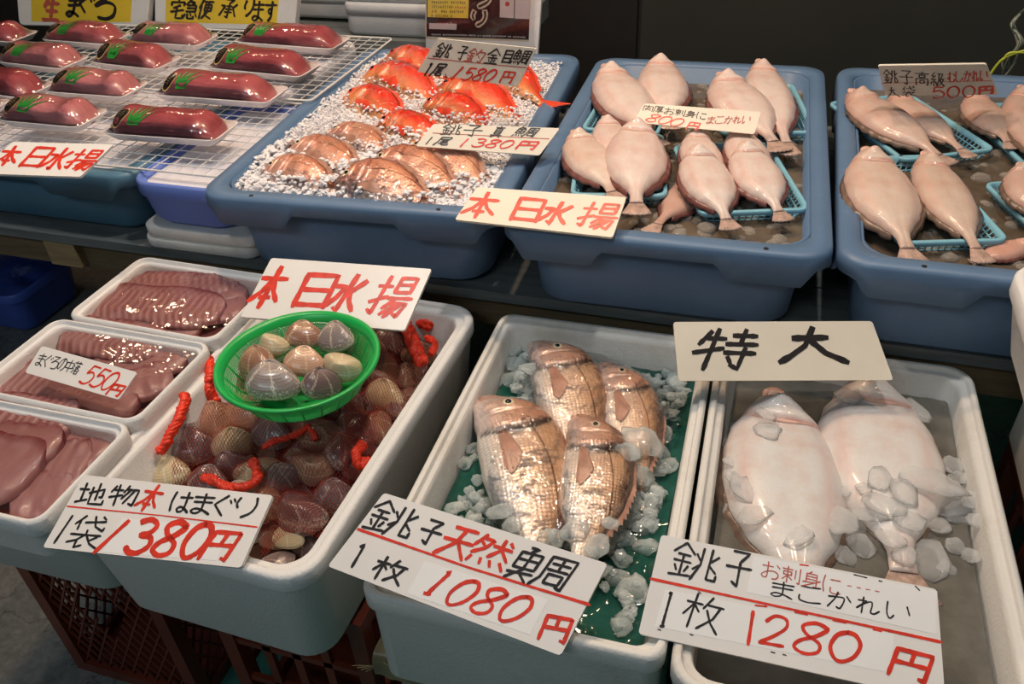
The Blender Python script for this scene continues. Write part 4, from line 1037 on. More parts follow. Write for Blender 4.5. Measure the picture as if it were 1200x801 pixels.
    # oval sticker with a gold rim
    cx_, cy_ = l0 + .026, -D * .24
    def oval(a, b, off, rot=R(62)):
        return [(cx_ + a * math.cos(t_) * math.cos(rot) - b * math.sin(t_) * math.sin(rot), cy_ + a * math.cos(t_) * math.sin(rot) + b * math.sin(t_) * math.cos(rot), off) for t_ in [2 * math.pi * k / 24 for k in range(24)]]
    for nm, a, b, off, mt in (('gold_rim', .0190, .0125, .0006, 'gold'), ('sticker', .0172, .0108, .0011, 'sticker')):
        o_ = oval(a, b, 0); v_ = [(x, y, top(x, y) + off) for x, y, _ in o_] + [(cx_, cy_, top(cx_, cy_) + off + .0004)]
        mesh(nm, v_, [(k, (k + 1) % 24, 24) for k in range(24)], M[mt], th)
    mb = MB(); rot = R(62)
    for q in (-1, 0, 1):
        for k in range(5):
            a = (k - 2) * .0042; b = q * .0042
            if abs(a) > .0075 and q: continue
            x = cx_ + a * math.cos(rot) - b * math.sin(rot); y = cy_ + a * math.sin(rot) + b * math.cos(rot); mb.box((x, y, top(x, y) + .0021), (.0022, .0009, .0002), Matrix.Rotation(rot + (.7 if k % 2 else 0), 3, 'Z'))
    o_ = mb.build('gold_marks', M['gold'], th); o_['kind'] = 'stuff'
    return th
def dup(root, loc, rz, label, group):
    r = root.copy(); COL.objects.link(r); r.location = loc; r.rotation_euler = (0, 0, rz); r['label'] = label; r['group'] = group
    for ch in list(root.children):
        c = ch.copy(); COL.objects.link(c); c.parent = r
        for g_ in ch.children:
            d = g_.copy(); COL.objects.link(d); d.parent = c
    return r
ZRK = .722
protos = {}
def tuna(lab, bl, br, var, depth=.092):
    a, b = P(*bl, ZRK + .004), P(*br, ZRK + .004); W = round((b - a).length + .004, 2)
    e = (b - a).normalized(); nrm = Vector((-e.y, e.x, 0)); c = (a + b) / 2 + nrm * depth / 2
    key = (W, var); g_ = 'wrapped tuna blocks on the wire racks'
    if key not in protos:
        protos[key] = make_tuna_tray(len(protos) * 5 + var, W, depth, SK[var]); o = protos[key]
        o.location = (c.x, c.y, ZRK + .004); o.rotation_euler = (0, 0, math.atan2(e.y, e.x)); o['label'] = lab; o['group'] = g_
    else: dup(protos[key], (c.x, c.y, ZRK + .004), math.atan2(e.y, e.x), lab, g_)
for a in (('tuna tray at the back left corner, cut by the photo edge', (-62, 50), (14, 57), 2),
          ('tuna tray below the red and black brush character sign', (50, 54), (126, 60), 0),
          ('tuna tray below the delivery notice lid, its block overlapping the next', (150, 56), (232, 62), 1),
          ('tuna tray at the back right corner of the racks', (276, 57), (390, 66), 2),
          ('tuna tray at the left of the second row with label by the edge', (-4, 80), (73, 89), 1),
          ('tuna tray in the middle of the second row', (106, 81), (184, 90), 0),
          ('tuna tray at the right end of the second row', (243, 88), (351, 99), 2),
          ('tuna tray at the left of the third row, cut by the photo edge', (-54, 113), (28, 124), 2),
          ('tuna tray in the middle of the third row with two bright glints', (55, 116), (146, 123), 1),
          ('large tuna tray at the right of the third row', (180, 120), (315, 130), 0),
          ('tuna tray in the front row above the red lettered sign', (-2, 150), (94, 159), 1),
          ('tuna tray alone at the front right corner of the racks', (124, 166), (252, 175), 2),
          ('tuna tray peeping in at the left edge of the front row', (-110, 138), (-24, 146), 0)): tuna(*a)
# wire racks
def rack(label, x0, x1, y0, y1, z, name='wire_rack'):
    th = thing(name, label, 'rack', ((x0 + x1) / 2, (y0 + y1) / 2, z)); W, D = x1 - x0, y1 - y0
    MB().tube([(x, y, 0) for x, y in rrect(W, D, .012, 4)], .0021, 6, True).build('rack_frame', M['wire'], th, True)
    k = int(W / .0265)
    for i in range(1, k): x = -W / 2 + W * i / k; MB().bar((x, -D / 2, -.0015), (x, D / 2, -.0015), .0010, 4).build('wire', M['wire'], th)
    k = int(D / .0265)
    for i in range(1, k): y = -D / 2 + D * i / k; MB().bar((-W / 2, y, .0005), (W / 2, y, .0005), .0010, 4).build('wire', M['wire'], th)
    return th
pc = P(362, 118, ZRK); pd = P(262, 208, .706); pt = P(439, 44, ZRK)
rack('upper wire rack reaching the back, right corner beside the red fish', -1.66, pc.x + .004, pc.y, pt.y, ZRK)
rack('lower wire rack at the front, its corner over the blue foam box', -1.66, pd.x + .010, pd.y, pc.y + .02, .706)
# foam boxes that carry the racks
M['foam_lav'] = foam_mat('lavender foam lid', (.76, .75, .81), (.40, .42, .55), .4)
xb0 = -1.060
o = make_box('blue foam box under the lower rack corner', -1.046, -.850, 1.046, 1.42, .700, .615, M['foam_blue'], wall=.018, lip=.008, taper=.012)
p_ = o.location
MB().box((0, 0, .072), (.155, .33, .006)).build('ice_sheet', M['foam_lav'], o)
o = make_box('pale foam box behind the blue one, under the upper rack', -1.120, -.955, 1.43, 1.80, .712, .57, M['foam_lav'], wall=.016, taper=.006)
MB().box((0, 0, .134), (.135, .33, .008)).build('box_lid', M['foam_lav'], o)
for i, (dz, dx) in enumerate(((0, 0), (.031, .006))):
    th = thing('foam_box_cover', ['lowest stained foam lid under the blue foam box', 'upper stained foam lid directly under the blue foam box'][i], 'lid', (-.945 + dx, 1.25, ZT + .001 + dz * .75), 0, 'foam lids under the blue box')
    def L(w_, d, r, z): return [(x, y, z) for x, y in rrect(w_, d, r, 4)]
    o = mesh('lid', *loft([L(.225, .38, .02, 0), L(.232, .39, .024, .004), L(.232, .39, .024, .020), L(.226, .384, .02, .0235)]), M['foam_old'], th, True); bevel(o, .002, 1)
th = thing('ice_sheet_bed', 'pale ice sheet filling the teal tub under the tuna trays', 'ice', (-1.40, 1.44, .700))
o = filler('ice_bed', -1.62, -1.10, 1.11, 1.74, .684, M['foam_lav'], .004, 30, 40, 20, 'pale crushed ice in the teal tub under the racks', 'ice', 8)
bpy.data.objects.remove(th)

# ================================================================ pale foam boxes stacked behind, to the left of the poster
def block(name, label, c, d, mat, cat='box', rz=0, group=None, bev=.006):
    th = thing(name, label, cat, (c[0], c[1], c[2] - d[2] / 2), rz, group)
    W, D, H = d
    def L(w_, d_, r, z): return [(x, y, z) for x, y in rrect(w_, d_, r, 5)]
    o = mesh('box_body', *loft([L(W - .01, D - .01, .02, 0), L(W, D, .024, .008), L(W, D, .024, H * .62)], True, False), mat, th, True)
    o = mesh('box_lid', *loft([L(W + .004, D + .004, .025, H * .63), L(W + .004, D + .004, .025, H - .006), L(W - .006, D - .006, .02, H)]), mat, th, True)
    return th
gs = 'foam boxes stacked behind the ice tub'
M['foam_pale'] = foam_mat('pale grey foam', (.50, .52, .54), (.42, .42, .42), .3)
for lab, c, d in (('grey white foam box at the bottom of the left stack behind the tuna', (-1.12, 2.06, .745), (.34, .22, .06)), ('grey white foam box in the middle of the left stack behind the tuna', (-1.12, 2.06, .808), (.34, .22, .06)),
                  ('grey white foam box on top of the left stack behind the tuna', (-1.12, 2.06, .871), (.34, .22, .06)),
                  ('wide low foam box behind the ice tub, left of the poster', (-.90, 1.965, .745), (.24, .22, .075)), ('foam box stacked on the wide low one left of the poster', (-.91, 1.97, .822), (.23, .22, .075)),
                  ('upper foam box of the stack left of the poster', (-.90, 1.97, .905), (.24, .22, .085)),
                  ('foam box just behind the poster board', (-.70, 1.975, .755), (.15, .20, .085)), ('foam box on the one behind the poster board', (-.695, 1.975, .843), (.15, .20, .085))):
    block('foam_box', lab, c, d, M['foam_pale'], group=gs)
st = thing('back_shelf', 'dark shelf board carrying the foam boxes behind the tubs', 'shelf', (-1.05, 2.045, .68))
MB().box((0, 0, 0), (.86, .42, .05)).build('shelf_board', M['wood_grey'], st)
for sx in (-.38, .38): MB().box((sx, 0, -.36), (.05, .25, .66)).build('leg', M['wood'], st)

# ================================================================ three shallow boxes of sliced tuna
gt = 'white boxes of wrapped tuna fillets'
def slab(vs_fn, n, m): pass
def fillet(name, px0, px1, wpx, z, hgt, mat, label, bend=0, taper=.5, bands=True, group=None, roll=0):
    z += .012; a, b = P(*px0, z), P(*px1, z); d = b - a; L = d.length
    th = thing(name, label, 'fish', a, math.atan2(d.y, d.x), group)
    n, m = 60, 28; W = wpx * 1.35; vs = []; cols = []
    rr = len(label)
    for i in range(n + 1):
        u = i / n; e = min(1, math.sin(min(1, (u + .02) / .15) * math.pi / 2)) ** .6 * min(1, math.sin(min(1, (1.02 - u) / .22) * math.pi / 2)) ** taper
        w2 = W / 2 * e; h = hgt * .8 * e ** .35
        for j in range(m):
            an = 2 * math.pi * j / m; c, s_ = math.cos(an), math.sin(an)
            y = w2 * math.copysign(abs(c) ** .5, c) * (1 + .10 * noise.noise(Vector((u * 5, c * 2, rr)))); zz = h * (.5 + .5 * math.copysign(abs(s_) ** .4, s_)) * (1 + .35 * c * (1 if roll >= 0 else -1))
            if bands and s_ > 0: zz += .0008 * math.sin((u * L - .5 * abs(y)) * 480) * s_
            zz += .0035 * noise.noise(Vector((u * 6 + rr, y * 60, rr)))
            vs.append((u * L, y + bend * (u - .5) ** 2, zz))
            t_ = .5 + .5 * math.sin((u * L - .5 * abs(y)) * 480)
            cc = Vector((.27, .095, .095)).lerp(Vector((.50, .30, .27)), t_ ** 2 * .8 if bands else .3)
            edge = max(0, (c - .35) / .5); cc = cc.lerp(Vector((.17, .025, .03)), edge * .95)
            k_ = noise.noise(Vector((u * 9 + rr, y * 70, 1))); cc = cc.lerp(Vector((.42, .27, .27)), max(0, k_) * .7)
            cols.append(tuple(cc))
    fs = [(i * m + j, (i + 1) * m + j, (i + 1) * m + (j + 1) % m, i * m + (j + 1) % m) for i in range(n) for j in range(m)] + [tuple(range(m)), tuple(n * m + j for j in range(m))[::-1]]
    mesh('fillet_flesh', vs, fs, mat, th, True, col=cols)
    return th
t = NT('tuna fillet flesh'); a = t.node('ShaderNodeVertexColor'); a.layer_name = 'tint'; t.base(a.outputs['Color']); t.set(Roughness=.42, **{'Coat Weight': .1, 'Coat Roughness': .1}); t.bump(t.noise(t.coord(), 150, 3), .3, .001); M['fillet'] = t.m
M['tuna_floor'] = simple('red wet tray liner', (.27, .085, .08), .35, .25, 12)
tb = []
for i, (lab, y0_, y1_, rz) in enumerate((('rear white box of tuna fillets with a thin yellow skewer', .823, 1.015, -1.0), ('middle white box of tuna fillets with the 550 card', .634, .818, -.5), ('front white box of tuna fillets, cut by the left photo edge', .448, .630, .6))):
    o = make_box(lab, -1.050 + (.012 if i == 0 else 0), -.757, y0_, y1_, .572, .492, M['foam'], R(rz), wall=.015, lip=.006, taper=.006, floor_=.012, group=gt, rad=.5); tb.append(o)
    c = o.location; W, D = .293, y1_ - y0_
    MB().box((0, 0, .022), (W - .046, D - .044, .024)).build('liner', M['tuna_floor'], o)
    nx, ny = 40, 26; x_, y_ = W / 2 - .016, D / 2 - .016; vs = []; fs = []
    for jj in range(ny + 1):
        for ii in range(nx + 1):
            u, v_ = lerp(-1, 1, ii / nx), lerp(-1, 1, jj / ny); px_, py_ = x_ * u * math.sqrt(1 - v_ * v_ * .05), y_ * v_ * math.sqrt(1 - u * u * .05)
            vs.append((px_, py_, .0735 + .0035 * (1 - u * u) * (1 - v_ * v_) + .0009 * noise.noise(Vector((px_ * 26 + i * 5, py_ * 26, 1)))))
            if ii < nx and jj < ny: k = jj * (nx + 1) + ii; fs.append((k, k + 1, k + nx + 2, k + nx + 1))
    mesh('wrap_film', vs, fs, M['film'], o, True)
gf = 'tuna fillets'
def F(*a, **k): fillet('tuna_fillet', a[1], a[2], a[3], a[4], a[5], M['fillet'], a[0], group=gf, **k)
F('ribbed fillet lying at the back of the rear tuna box', (156, 340), (280, 344), .046, .528, .026)
F('long ribbed fillet across the front of the rear tuna box', (112, 358), (262, 372), .070, .528, .024)
F('dark edged fillet in the middle of the rear tuna box', (128, 346), (290, 352), .045, .524, .024, bands=False)
F('thin fillet along the front wall of the rear tuna box', (105, 368), (235, 392), .040, .518, .018, bands=False)
F('short fillet at the right end of the rear tuna box', (240, 368), (290, 362), .060, .520, .022, bands=False)
F('ribbed fillet at the back of the middle tuna box', (78, 398), (196, 414), .062, .528, .026)
F('pale fillet behind the 550 card', (120, 414), (220, 430), .055, .522, .022, bands=False)
F('fillet under the left of the 550 card', (8, 448), (110, 462), .070, .520, .020)
F('curled dark fillet at the right of the middle tuna box', (140, 466), (205, 446), .048, .524, .024, bands=False)
F('fillet along the front wall of the middle tuna box', (50, 464), (160, 482), .050, .522, .022, bands=False)
F('fan shaped fillet at the back of the front tuna box', (-20, 496), (88, 508), .070, .530, .026)
F('glossy fillet overlapping the fan shaped one', (-10, 524), (72, 532), .050, .532, .024, bands=False)
F('dark fillet in the left foreground of the front tuna box', (-40, 548), (42, 566), .080, .528, .028, bands=False)
F('pale fillet at the right wall of the front tuna box', (70, 526), (132, 532), .060, .520, .020, bands=False)
F('fillet beside the 1380 sign in the front tuna box', (52, 552), (108, 548), .060, .520, .020, bands=False)
F('fillet at the front corner of the front tuna box', (18, 590), (88, 580), .055, .518, .018, bands=False)
a, b = P(258, 341, .548), P(290, 332, .552)
o = MB().bar(a, b, .0016, 6).build('skewer', M['p_yel']); tag(o, 'thin yellow bamboo skewer sticking out over the rear tuna box', 'skewer')

# ================================================================ what carries the lower row
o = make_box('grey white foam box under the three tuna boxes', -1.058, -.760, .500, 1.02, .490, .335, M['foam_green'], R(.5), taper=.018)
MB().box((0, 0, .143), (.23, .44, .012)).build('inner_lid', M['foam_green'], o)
def crate(label, x0, x1, y0, y1, z0, z1, mat='crate_brown', fine=True):
    W, D, H = x1 - x0, y1 - y0, z1 - z0
    th = thing('bottle_crate', label, 'crate', ((x0 + x1) / 2, (y0 + y1) / 2, z0))
    mb = MB()
    for sx in (-1, 1):
        for sy in (-1, 1): mb.box((sx * (W / 2 - .012), sy * (D / 2 - .012), H / 2), (.024, .024, H))
    mb.build('corner_posts', M[mat], th)['kind'] = 'stuff'
    for z in (.012, H - .014):
        for s_ in (-1, 1):
            MB().box((0, s_ * (D / 2 - .006), z), (W - .048, .012, .026)).build('edge_rail', M[mat], th)
            MB().box((s_ * (W / 2 - .006), 0, z), (.012, D - .048, .026)).build('edge_rail', M[mat], th)
    def face(origin, ux, wd, name):
        mb = MB(); ux = Vector(ux); up = Vector((0, 0, 1)); o_ = Vector(origin); z0_, z1_ = .026, H - .028
        if fine:
            r_ = .0026; sp = .024; nxx = int(wd / sp) + 1; nz = int((z1_ - z0_) / .020)
            for j in range(nz + 1):      # honeycomb-like lattice: slanting short bars between staggered nodes
                zz = lerp(z0_, z1_, j / nz)
                for i in range(nxx):
                    xa = -wd / 2 + i * wd / nxx + (.5 * wd / nxx if j % 2 else 0); xb = xa + wd / nxx * .5; xc = xa - wd / nxx * .5
                    if j < nz:
                        z2 = lerp(z0_, z1_, (j + 1) / nz)
                        hole = ((xa / (wd * .20)) ** 2 + ((zz - H * .56) / (H * .16)) ** 2) < 1
                        if hole: continue
                        for xx in (xb, xc):
                            if abs(xx) <= wd / 2 and abs(xa) <= wd / 2: mb.bar(o_ + ux * xa + up * zz, o_ + ux * xx + up * z2, r_, 4)
        else:
            for k in (.33, .66): mb.box(o_ + up * lerp(z0_, z1_, k), (abs(ux.x) * wd + .008, abs(ux.y) * wd + .008, .012))
            for k in (-.25, 0, .25): mb.box(o_ + ux * (wd * k) + up * (H / 2), (.014 if ux.x else .008, .014 if ux.y else .008, z1_ - z0_ + .02))
        mb.build(name, M[mat], th)['kind'] = 'stuff'
    face((0, -D / 2 + .007, 0), (1, 0, 0), W - .048, 'lattice_side'); face((0, D / 2 - .007, 0), (1, 0, 0), W - .048, 'lattice_side')
    face((-W / 2 + .007, 0, 0), (0, 1, 0), D - .048, 'lattice_side'); face((W / 2 - .007, 0, 0), (0, 1, 0), D - .048, 'lattice_side')
    MB().box((0, 0, .004), (W - .03, D - .03, .006)).build('crate_floor', M[mat], th)
    return th
crate('brown lattice bottle crate standing on the floor under the tuna boxes', -1.032, -.770, .555, .960, 0, .332)
crate('dark red slotted bottle crate under the clam box', -.680, -.428, .560, .985, 0, .348, fine=False)
# old taped box under the snapper box
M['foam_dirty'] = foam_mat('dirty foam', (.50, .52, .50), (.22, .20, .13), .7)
M['tape'] = simple('old brown packing tape', (.22, .185, .10), .35, .35, 25, .5, 40, bdist=.004)
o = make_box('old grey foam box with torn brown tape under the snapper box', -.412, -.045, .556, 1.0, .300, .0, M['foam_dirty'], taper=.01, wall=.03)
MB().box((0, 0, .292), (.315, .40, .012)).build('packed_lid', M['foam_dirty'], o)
vs = []; fs = []; nn = 60
prof = [(.03, .3025), (.0, .3035), (-.006, .297), (-.008, .285), (-.008, .262)]
for i in range(nn + 1):
    x = lerp(-.186, .186, i / nn)
    for q, (dy, zz) in enumerate(prof):
        j_ = .003 * noise.noise(Vector((x * 60, q * 2.3, 3)))
        vs.append((x, -.222 + dy + j_ - (.001 if q > 1 else 0), zz + (.006 * noise.noise(Vector((x * 40, 7, 1))) if q == 4 else .0015 * noise.noise(Vector((x * 90, q, 0))))))
        if i < nn and q < 4: k = i * 5 + q; fs.append((k, k + 1, k + 6, k + 5))
mesh('torn_tape', vs, fs, M['tape'], o, True)
mb = MB(); rr = random.Random(3)
for k in range(9):
    x = rr.uniform(-.17, -.02); mb.bar((x, -.232, .30), (x + rr.uniform(-.02, .02), -.236, .30 - rr.uniform(-.012, .03)), .0007, 4)
for k in range(4): mb.bar((-.186, -.22, .265), (-.205 - .004 * k, -.225 - .003 * k, .262 + .008 * (k - 1.5)), .0006, 4)
mb.build('frayed_straw', M['wood_pale'], o)['kind'] = 'stuff'
for i, z in enumerate((.302,)):
    for lab, x, y in (('dark wooden batten across the old taped foam box, rear', -.215, .93), ('dark wooden batten across the old taped foam box, front', -.215, .66)):
        o = MB().box((x, y, .3375), (.36, .05, .074)).build('batten', M['wood']); tag(o, lab, 'batten')
crate('brown crate hidden under the big flounder box', -.020, .300, .560, .990, 0, .342, fine=False)
# right edge: stacked foam boxes
make_box('white foam box with a rough rim at the right edge, before the right tub', .298, .640, .66, 1.004, .750, .640, M['foam'], R(0), wall=.03)
block('foam_box', 'grey white foam box below the rough rimmed one at the right edge', (.535, .86, .545), (.31, .36, .185), M['foam_old'])
crate('dark crate on the floor under the right edge foam boxes', .39, .68, .70, 1.04, 0, .45, fine=False)
# blue box with a clear plastic bag under the table at the left
M['blue_box'] = simple('bright blue plastic', (.08, .15, .60), .4, .2, 8)
c0 = P(38, 396, 0)
o = make_box('bright blue plastic box on the floor under the table at the left', c0.x - .42, c0.x, c0.y, c0.y + .24, .130, .001, M['blue_box'], wall=.012, lip=.005, taper=.015, floor_=.01, name='plastic_box')
vs = []; fs = []; n, m = 40, 36
for i in range(n + 1):
    v_ = i / n
    for j in range(m):
        a = 2 * math.pi * j / m; rr_ = interp([(0, .15), (.25, .17), (.5, .11), (.72, .05), (.82, .022), (1, .05)], v_)
        k = 1 + .35 * noise.noise(Vector((math.cos(a) * 2.2, math.sin(a) * 2.2, v_ * 5))) + .12 * noise.noise(Vector((math.cos(a) * 7, math.sin(a) * 7, v_ * 9)))
        vs.append((rr_ * k * math.cos(a), rr_ * k * .8 * math.sin(a), .14 + .32 * v_))
fs = [(i * m + j, i * m + (j + 1) % m, (i + 1) * m + (j + 1) % m, (i + 1) * m + j) for i in range(n) for j in range(m)]
o = mesh('plastic_bag', vs, fs, M['bag'], None, True, loc=(c0.x - .17, c0.y + .15, 0)); tag(o, 'clear crumpled plastic bag in the bright blue box', 'bag')
# hanging cables at the right on the wall
M['cable'] = simple('grey clear cable', (.20, .22, .18), .25, .2); M['cable_y'] = simple('yellow green cord', (.42, .48, .04), .4, .1)
rr = random.Random(8)
cb = thing('cable_bundle', 'loose grey cables and a yellow green cord hanging by the right tub', 'cable', (0, 0, 0))
for k in range(6):
    pts = [PY(x + rr.uniform(-4, 4), y, 1.95 + rr.uniform(-.03, .03)) for x, y in ((1206, 8), (1190 - k * 1.5, 28), (1196 + k, 50), (1186 - 2 * k, 72), (1180 + 5 * k - 12, 100))]
    MB().tube(catmull(pts, 6), .0028, 6).build('cable', M['cable'], cb, True)
for pts in (((1216, 56), (1188, 63), (1170, 74), (1150, 104)), ((1210, 62), (1184, 62), (1176, 70))):
    MB().tube(catmull([PY(x, y, 1.92) for x, y in pts], 6), .003, 6).build('yellow_cord', M['cable_y'], cb, True)
# ================================================================ clams
def clam_mat(name, c0, c1, c2, speck=0.0):
    t = NT(name); c = t.node('ShaderNodeTexCoord'); sp = t.node('ShaderNodeSeparateXYZ'); t.link(c.outputs['UV'], sp.inputs[0]); rho, th_ = sp.outputs[0], sp.outputs[1]
    v = t.coord(); n = t.noise(v, 30, 5, .6)
    ring = t.math('SINE', t.math('ADD', t.math('MULTIPLY', rho, 70.0), t.math('MULTIPLY', n, 6.0)))
    base = t.ramp(t.math('ADD', rho, t.math('MULTIPLY', t.math('SUBTRACT', n, .5), .5)), [(.0, c0), (.55, c1), (.93, c1), (1.0, c2)])
    col = t.mix(t.math('MULTIPLY', t.ramp(ring, [(.55, (0, 0, 0)), (.95, (1, 1, 1))]), .35), base, tuple(x * .45 for x in c1))
    ray_ = t.ramp(t.math('SINE', t.math('ADD', t.math('MULTIPLY', th_, 31.0), t.math('MULTIPLY', n, 3.0))), [(.90, (0, 0, 0)), (1.0, (.7, .7, .7))])
    col = t.mix(ray_, col, c2)
    if speck:
        n3 = t.noise(v, 420, 2); col = t.mix(t.math('MULTIPLY', t.ramp(n3, [(.60, (0, 0, 0)), (.66, (1, 1, 1))]), speck), col, (.10, .06, .035))
    t.base(col); t.set(Roughness=.22, **{'Coat Weight': .35, 'Coat Roughness': .10}); t.bump(ring, .12, .0008); return t.m
CM = {'brown': clam_mat('brown clam shell', (0.546, 0.351, 0.221), (0.325, 0.169, 0.111), (0.650, 0.494, 0.338)),
      'dark': clam_mat('dark violet clam shell', (0.286, 0.208, 0.195), (0.150, 0.104, 0.104), (0.520, 0.429, 0.351)),
      'grey': clam_mat('grey clam shell', (0.442, 0.364, 0.312), (0.273, 0.227, 0.215), (0.780, 0.702, 0.572)),
      'cream': clam_mat('cream clam shell', (0.800, 0.676, 0.442), (0.676, 0.546, 0.338), (0.800, 0.800, 0.598), .8),
      'tan': clam_mat('tan clam shell', (0.728, 0.494, 0.338), (0.572, 0.351, 0.234), (0.780, 0.572, 0.390), .5)}
def clam_mesh(seed):
    rr = random.Random(seed); NR, NA = 12, 34
    def M_(a):
        r = .5 * (1 + .06 * math.cos(2 * a) + .05 * math.cos(3 * a + .5)); x = r * math.cos(a); y = r * math.sin(a) * .82
        if y > 0: x *= 1 - .26 * (y / .42) ** 1.4; y *= 1.0
        return Vector((x, y))
    U = Vector((-.10 + rr.uniform(-.03, .03), .29))
    vs, uv, fs = [], [], []
    for s_ in (1, -1):
        b = len(vs)
        for i in range(NR + 1):
            rho = i / NR
            for j in range(NA):
                a = 2 * math.pi * j / NA; m_ = M_(a); p = U * (1 - rho) + m_ * rho
                z = .29 * (max(0, 1 - rho ** 2.2)) ** .50 * (.62 + .46 * math.sin(math.pi * min(1, rho * .62 + .16)))
                # curl of the beak
                vs.append((p.x, p.y, s_ * z)); uv.append((rho, a / 6.283))
        for i in range(NR):
            for j in range(NA):
                j2 = (j + 1) % NA; q = (b + i * NA + j, b + (i + 1) * NA + j, b + (i + 1) * NA + j2, b + i * NA + j2); fs.append(q if s_ > 0 else q[::-1])
    me = bpy.data.meshes.new('clam'); me.from_pydata(vs, [], fs); me.update()
    me.polygons.foreach_set('use_smooth', [True] * len(me.polygons)); l = me.uv_layers.new(name='UVMap')
    for lp in me.loops: l.data[lp.index].uv = uv[lp.vertex_index]
    bm = bmesh.new(); bm.from_mesh(me); bmesh.ops.remove_doubles(bm, verts=bm.verts, dist=1e-5); bm.to_mesh(me); bm.free()
    return me
CLM = {}
CLAMOBJ = []
rc = random.Random(21)
def clam(px, py, wpx, z, kind, rz, tx, ty, label, group, at=None):
    k = (kind, rc.randrange(3))
    if k not in CLM:
        me = clam_mesh(k[1]); me.materials.append(CM[kind]); CLM[k] = me
    o = bpy.data.objects.new('clam', CLM[k]); COL.objects.link(o)
    p = at if at else P(px, py, z); s_ = wid(px, py, wpx, z) * 1.0 if at is None else wpx
    o.location = p; o.rotation_euler = (R(tx), R(ty), R(rz)); o.scale = (s_, s_, s_)
    tag(o, label, 'clam', group); CLAMOBJ.append(o); return o
gk = 'clams in the green basket'
cent = P(348, 426, .595); ZBK = .580
for lab, x, y, w_, kd, rz, tx, ty in (
    ('cream and brown clam at the back left of the green basket', 321, 404, 38, 'cream', 150, 20, 10),
    ('dark brown clam at the back centre of the green basket', 357, 394, 39, 'brown', 20, 12, 15),
    ('tan and grey clam at the back right of the green basket', 394, 397, 44, 'grey', -15, 18, -12),
    ('dark reddish clam at the left side of the green basket', 302, 428, 48, 'brown', -25, 25, -10),
    ('brown clam with a pale ray in the middle of the green basket', 357, 426, 43, 'tan', 10, 12, 12),
    ('cream yellow clam at the right side of the green basket', 401, 428, 42, 'cream', 170, 8, -8),
    ('large grey clam at the front left of the green basket', 320, 449, 56, 'grey', 8, 12, 5),
    ('violet grey clam lying on edge at the front of the basket', 376, 451, 44, 'dark', 55, 30, 25)):
    clam(x, y, w_ * 1.12, .612, kd, rz, tx, ty, lab, gk)
basket_clams = list(CLAMOBJ)
gn = 'clams in the red nets'
kinds = {'b': ('brown', 'wet brown netted clam'), 'd': ('dark', 'dark violet netted clam'), 'g': ('grey', 'grey netted clam'), 'c': ('cream', 'cream speckled netted clam'), 't': ('tan', 'tan netted clam')}
L_ = [(258, 455, 46, 'b', 60, 30, 20), (250, 494, 52, 't', -40, 30, 10), (295, 484, 58, 't', 15, 20, -10), (222, 525, 56, 'd', 20, 15, 0), (272, 520, 44, 'c', 60, 40, 20), (200, 556, 46, 'c', 0, 15, -15),
      (302, 553, 50, 'c', 200, 15, 10), (318, 508, 44, 'g', -10, 25, 5), (372, 507, 56, 'b', 175, 18, 5), (367, 546, 48, 't', 190, 14, -8), (330, 560, 44, 'g', 50, 45, 10), (353, 600, 64, 'd', 150, 22, 10),
      (391, 580, 42, 'd', 40, 20, 25), (402, 532, 50, 'd', 85, 40, 30), (412, 500, 40, 'd', 60, 20, 0), (443, 501, 42, 'b', 100, 35, 0), (451, 464, 44, 'c', -20, 30, 5), (449, 436, 46, 'b', 110, 14, -14), (478, 440, 34, 'b', 70, 30, 10),
      (458, 400, 46, 'd', 10, 10, 10), (490, 416, 38, 'b', 40, 20, 20), (505, 388, 36, 'd', 0, 10, 0), (338, 630, 34, 'c', 0, 10, 0), (376, 478, 46, 'd', 30, 15, 0), (408, 474, 40, 'd', -30, 20, 10), (346, 488, 40, 'd', 10, 10, 10),
      (236, 476, 36, 'b', 90, 25, 0), (425, 522, 36, 'd', 30, 20, 0), (350, 540, 36, 'b', 20, 35, 0), (285, 580, 40, 't', 40, 20, 0), (245, 566, 44, 'd', 0, 10, 10), (315, 590, 40, 'b', 120, 20, 0), (420, 548, 34, 'b', 10, 30, 10), (300, 600, 38, 'd', 10, 10, 10),
      (385, 440, 40, 'd', 30, 12, 0), (340, 440, 40, 'b', 0, 10, 0), (300, 450, 44, 'd', 10, 14, 0), (430, 410, 40, 'b', 10, 10, 0), (410, 390, 40, 'd', 10, 10, 0), (470, 372, 36, 't', 50, 20, 0), (362, 524, 34, 'd', 10, 10, 0),
      (270, 545, 38, 'd', 30, 30, 0), (226, 500, 36, 'd', 110, 20, 10), (466, 478, 34, 'd', 100, 20, 20), (480, 400, 34, 'd', 20, 20, 0), (500, 370, 34, 'b', 90, 20, 0)]
for (x, y, w_, kd, rz, tx, ty) in L_:
    kk = kinds[kd]; p_ = P(x, y, .487)
    row_ = ['at the front', 'towards the front', 'in the middle', 'behind the colander', 'near the rear wall'][min(4, max(0, int((p_.y - .52) / .095)))]
    col_ = ['by the left wall', 'left of centre', 'right of centre', 'by the right wall'][min(3, max(0, int((p_.x + .73) / .072)))]
    size_ = 'large' if w_ > 50 else 'small' if w_ < 39 else 'middling'
    clam(x, y, w_ * 1.12, .487 if w_ > 39 else .475, kk[0], rz, tx, ty, size_ + ' ' + kk[1] + ' ' + row_ + ', ' + col_, gn)
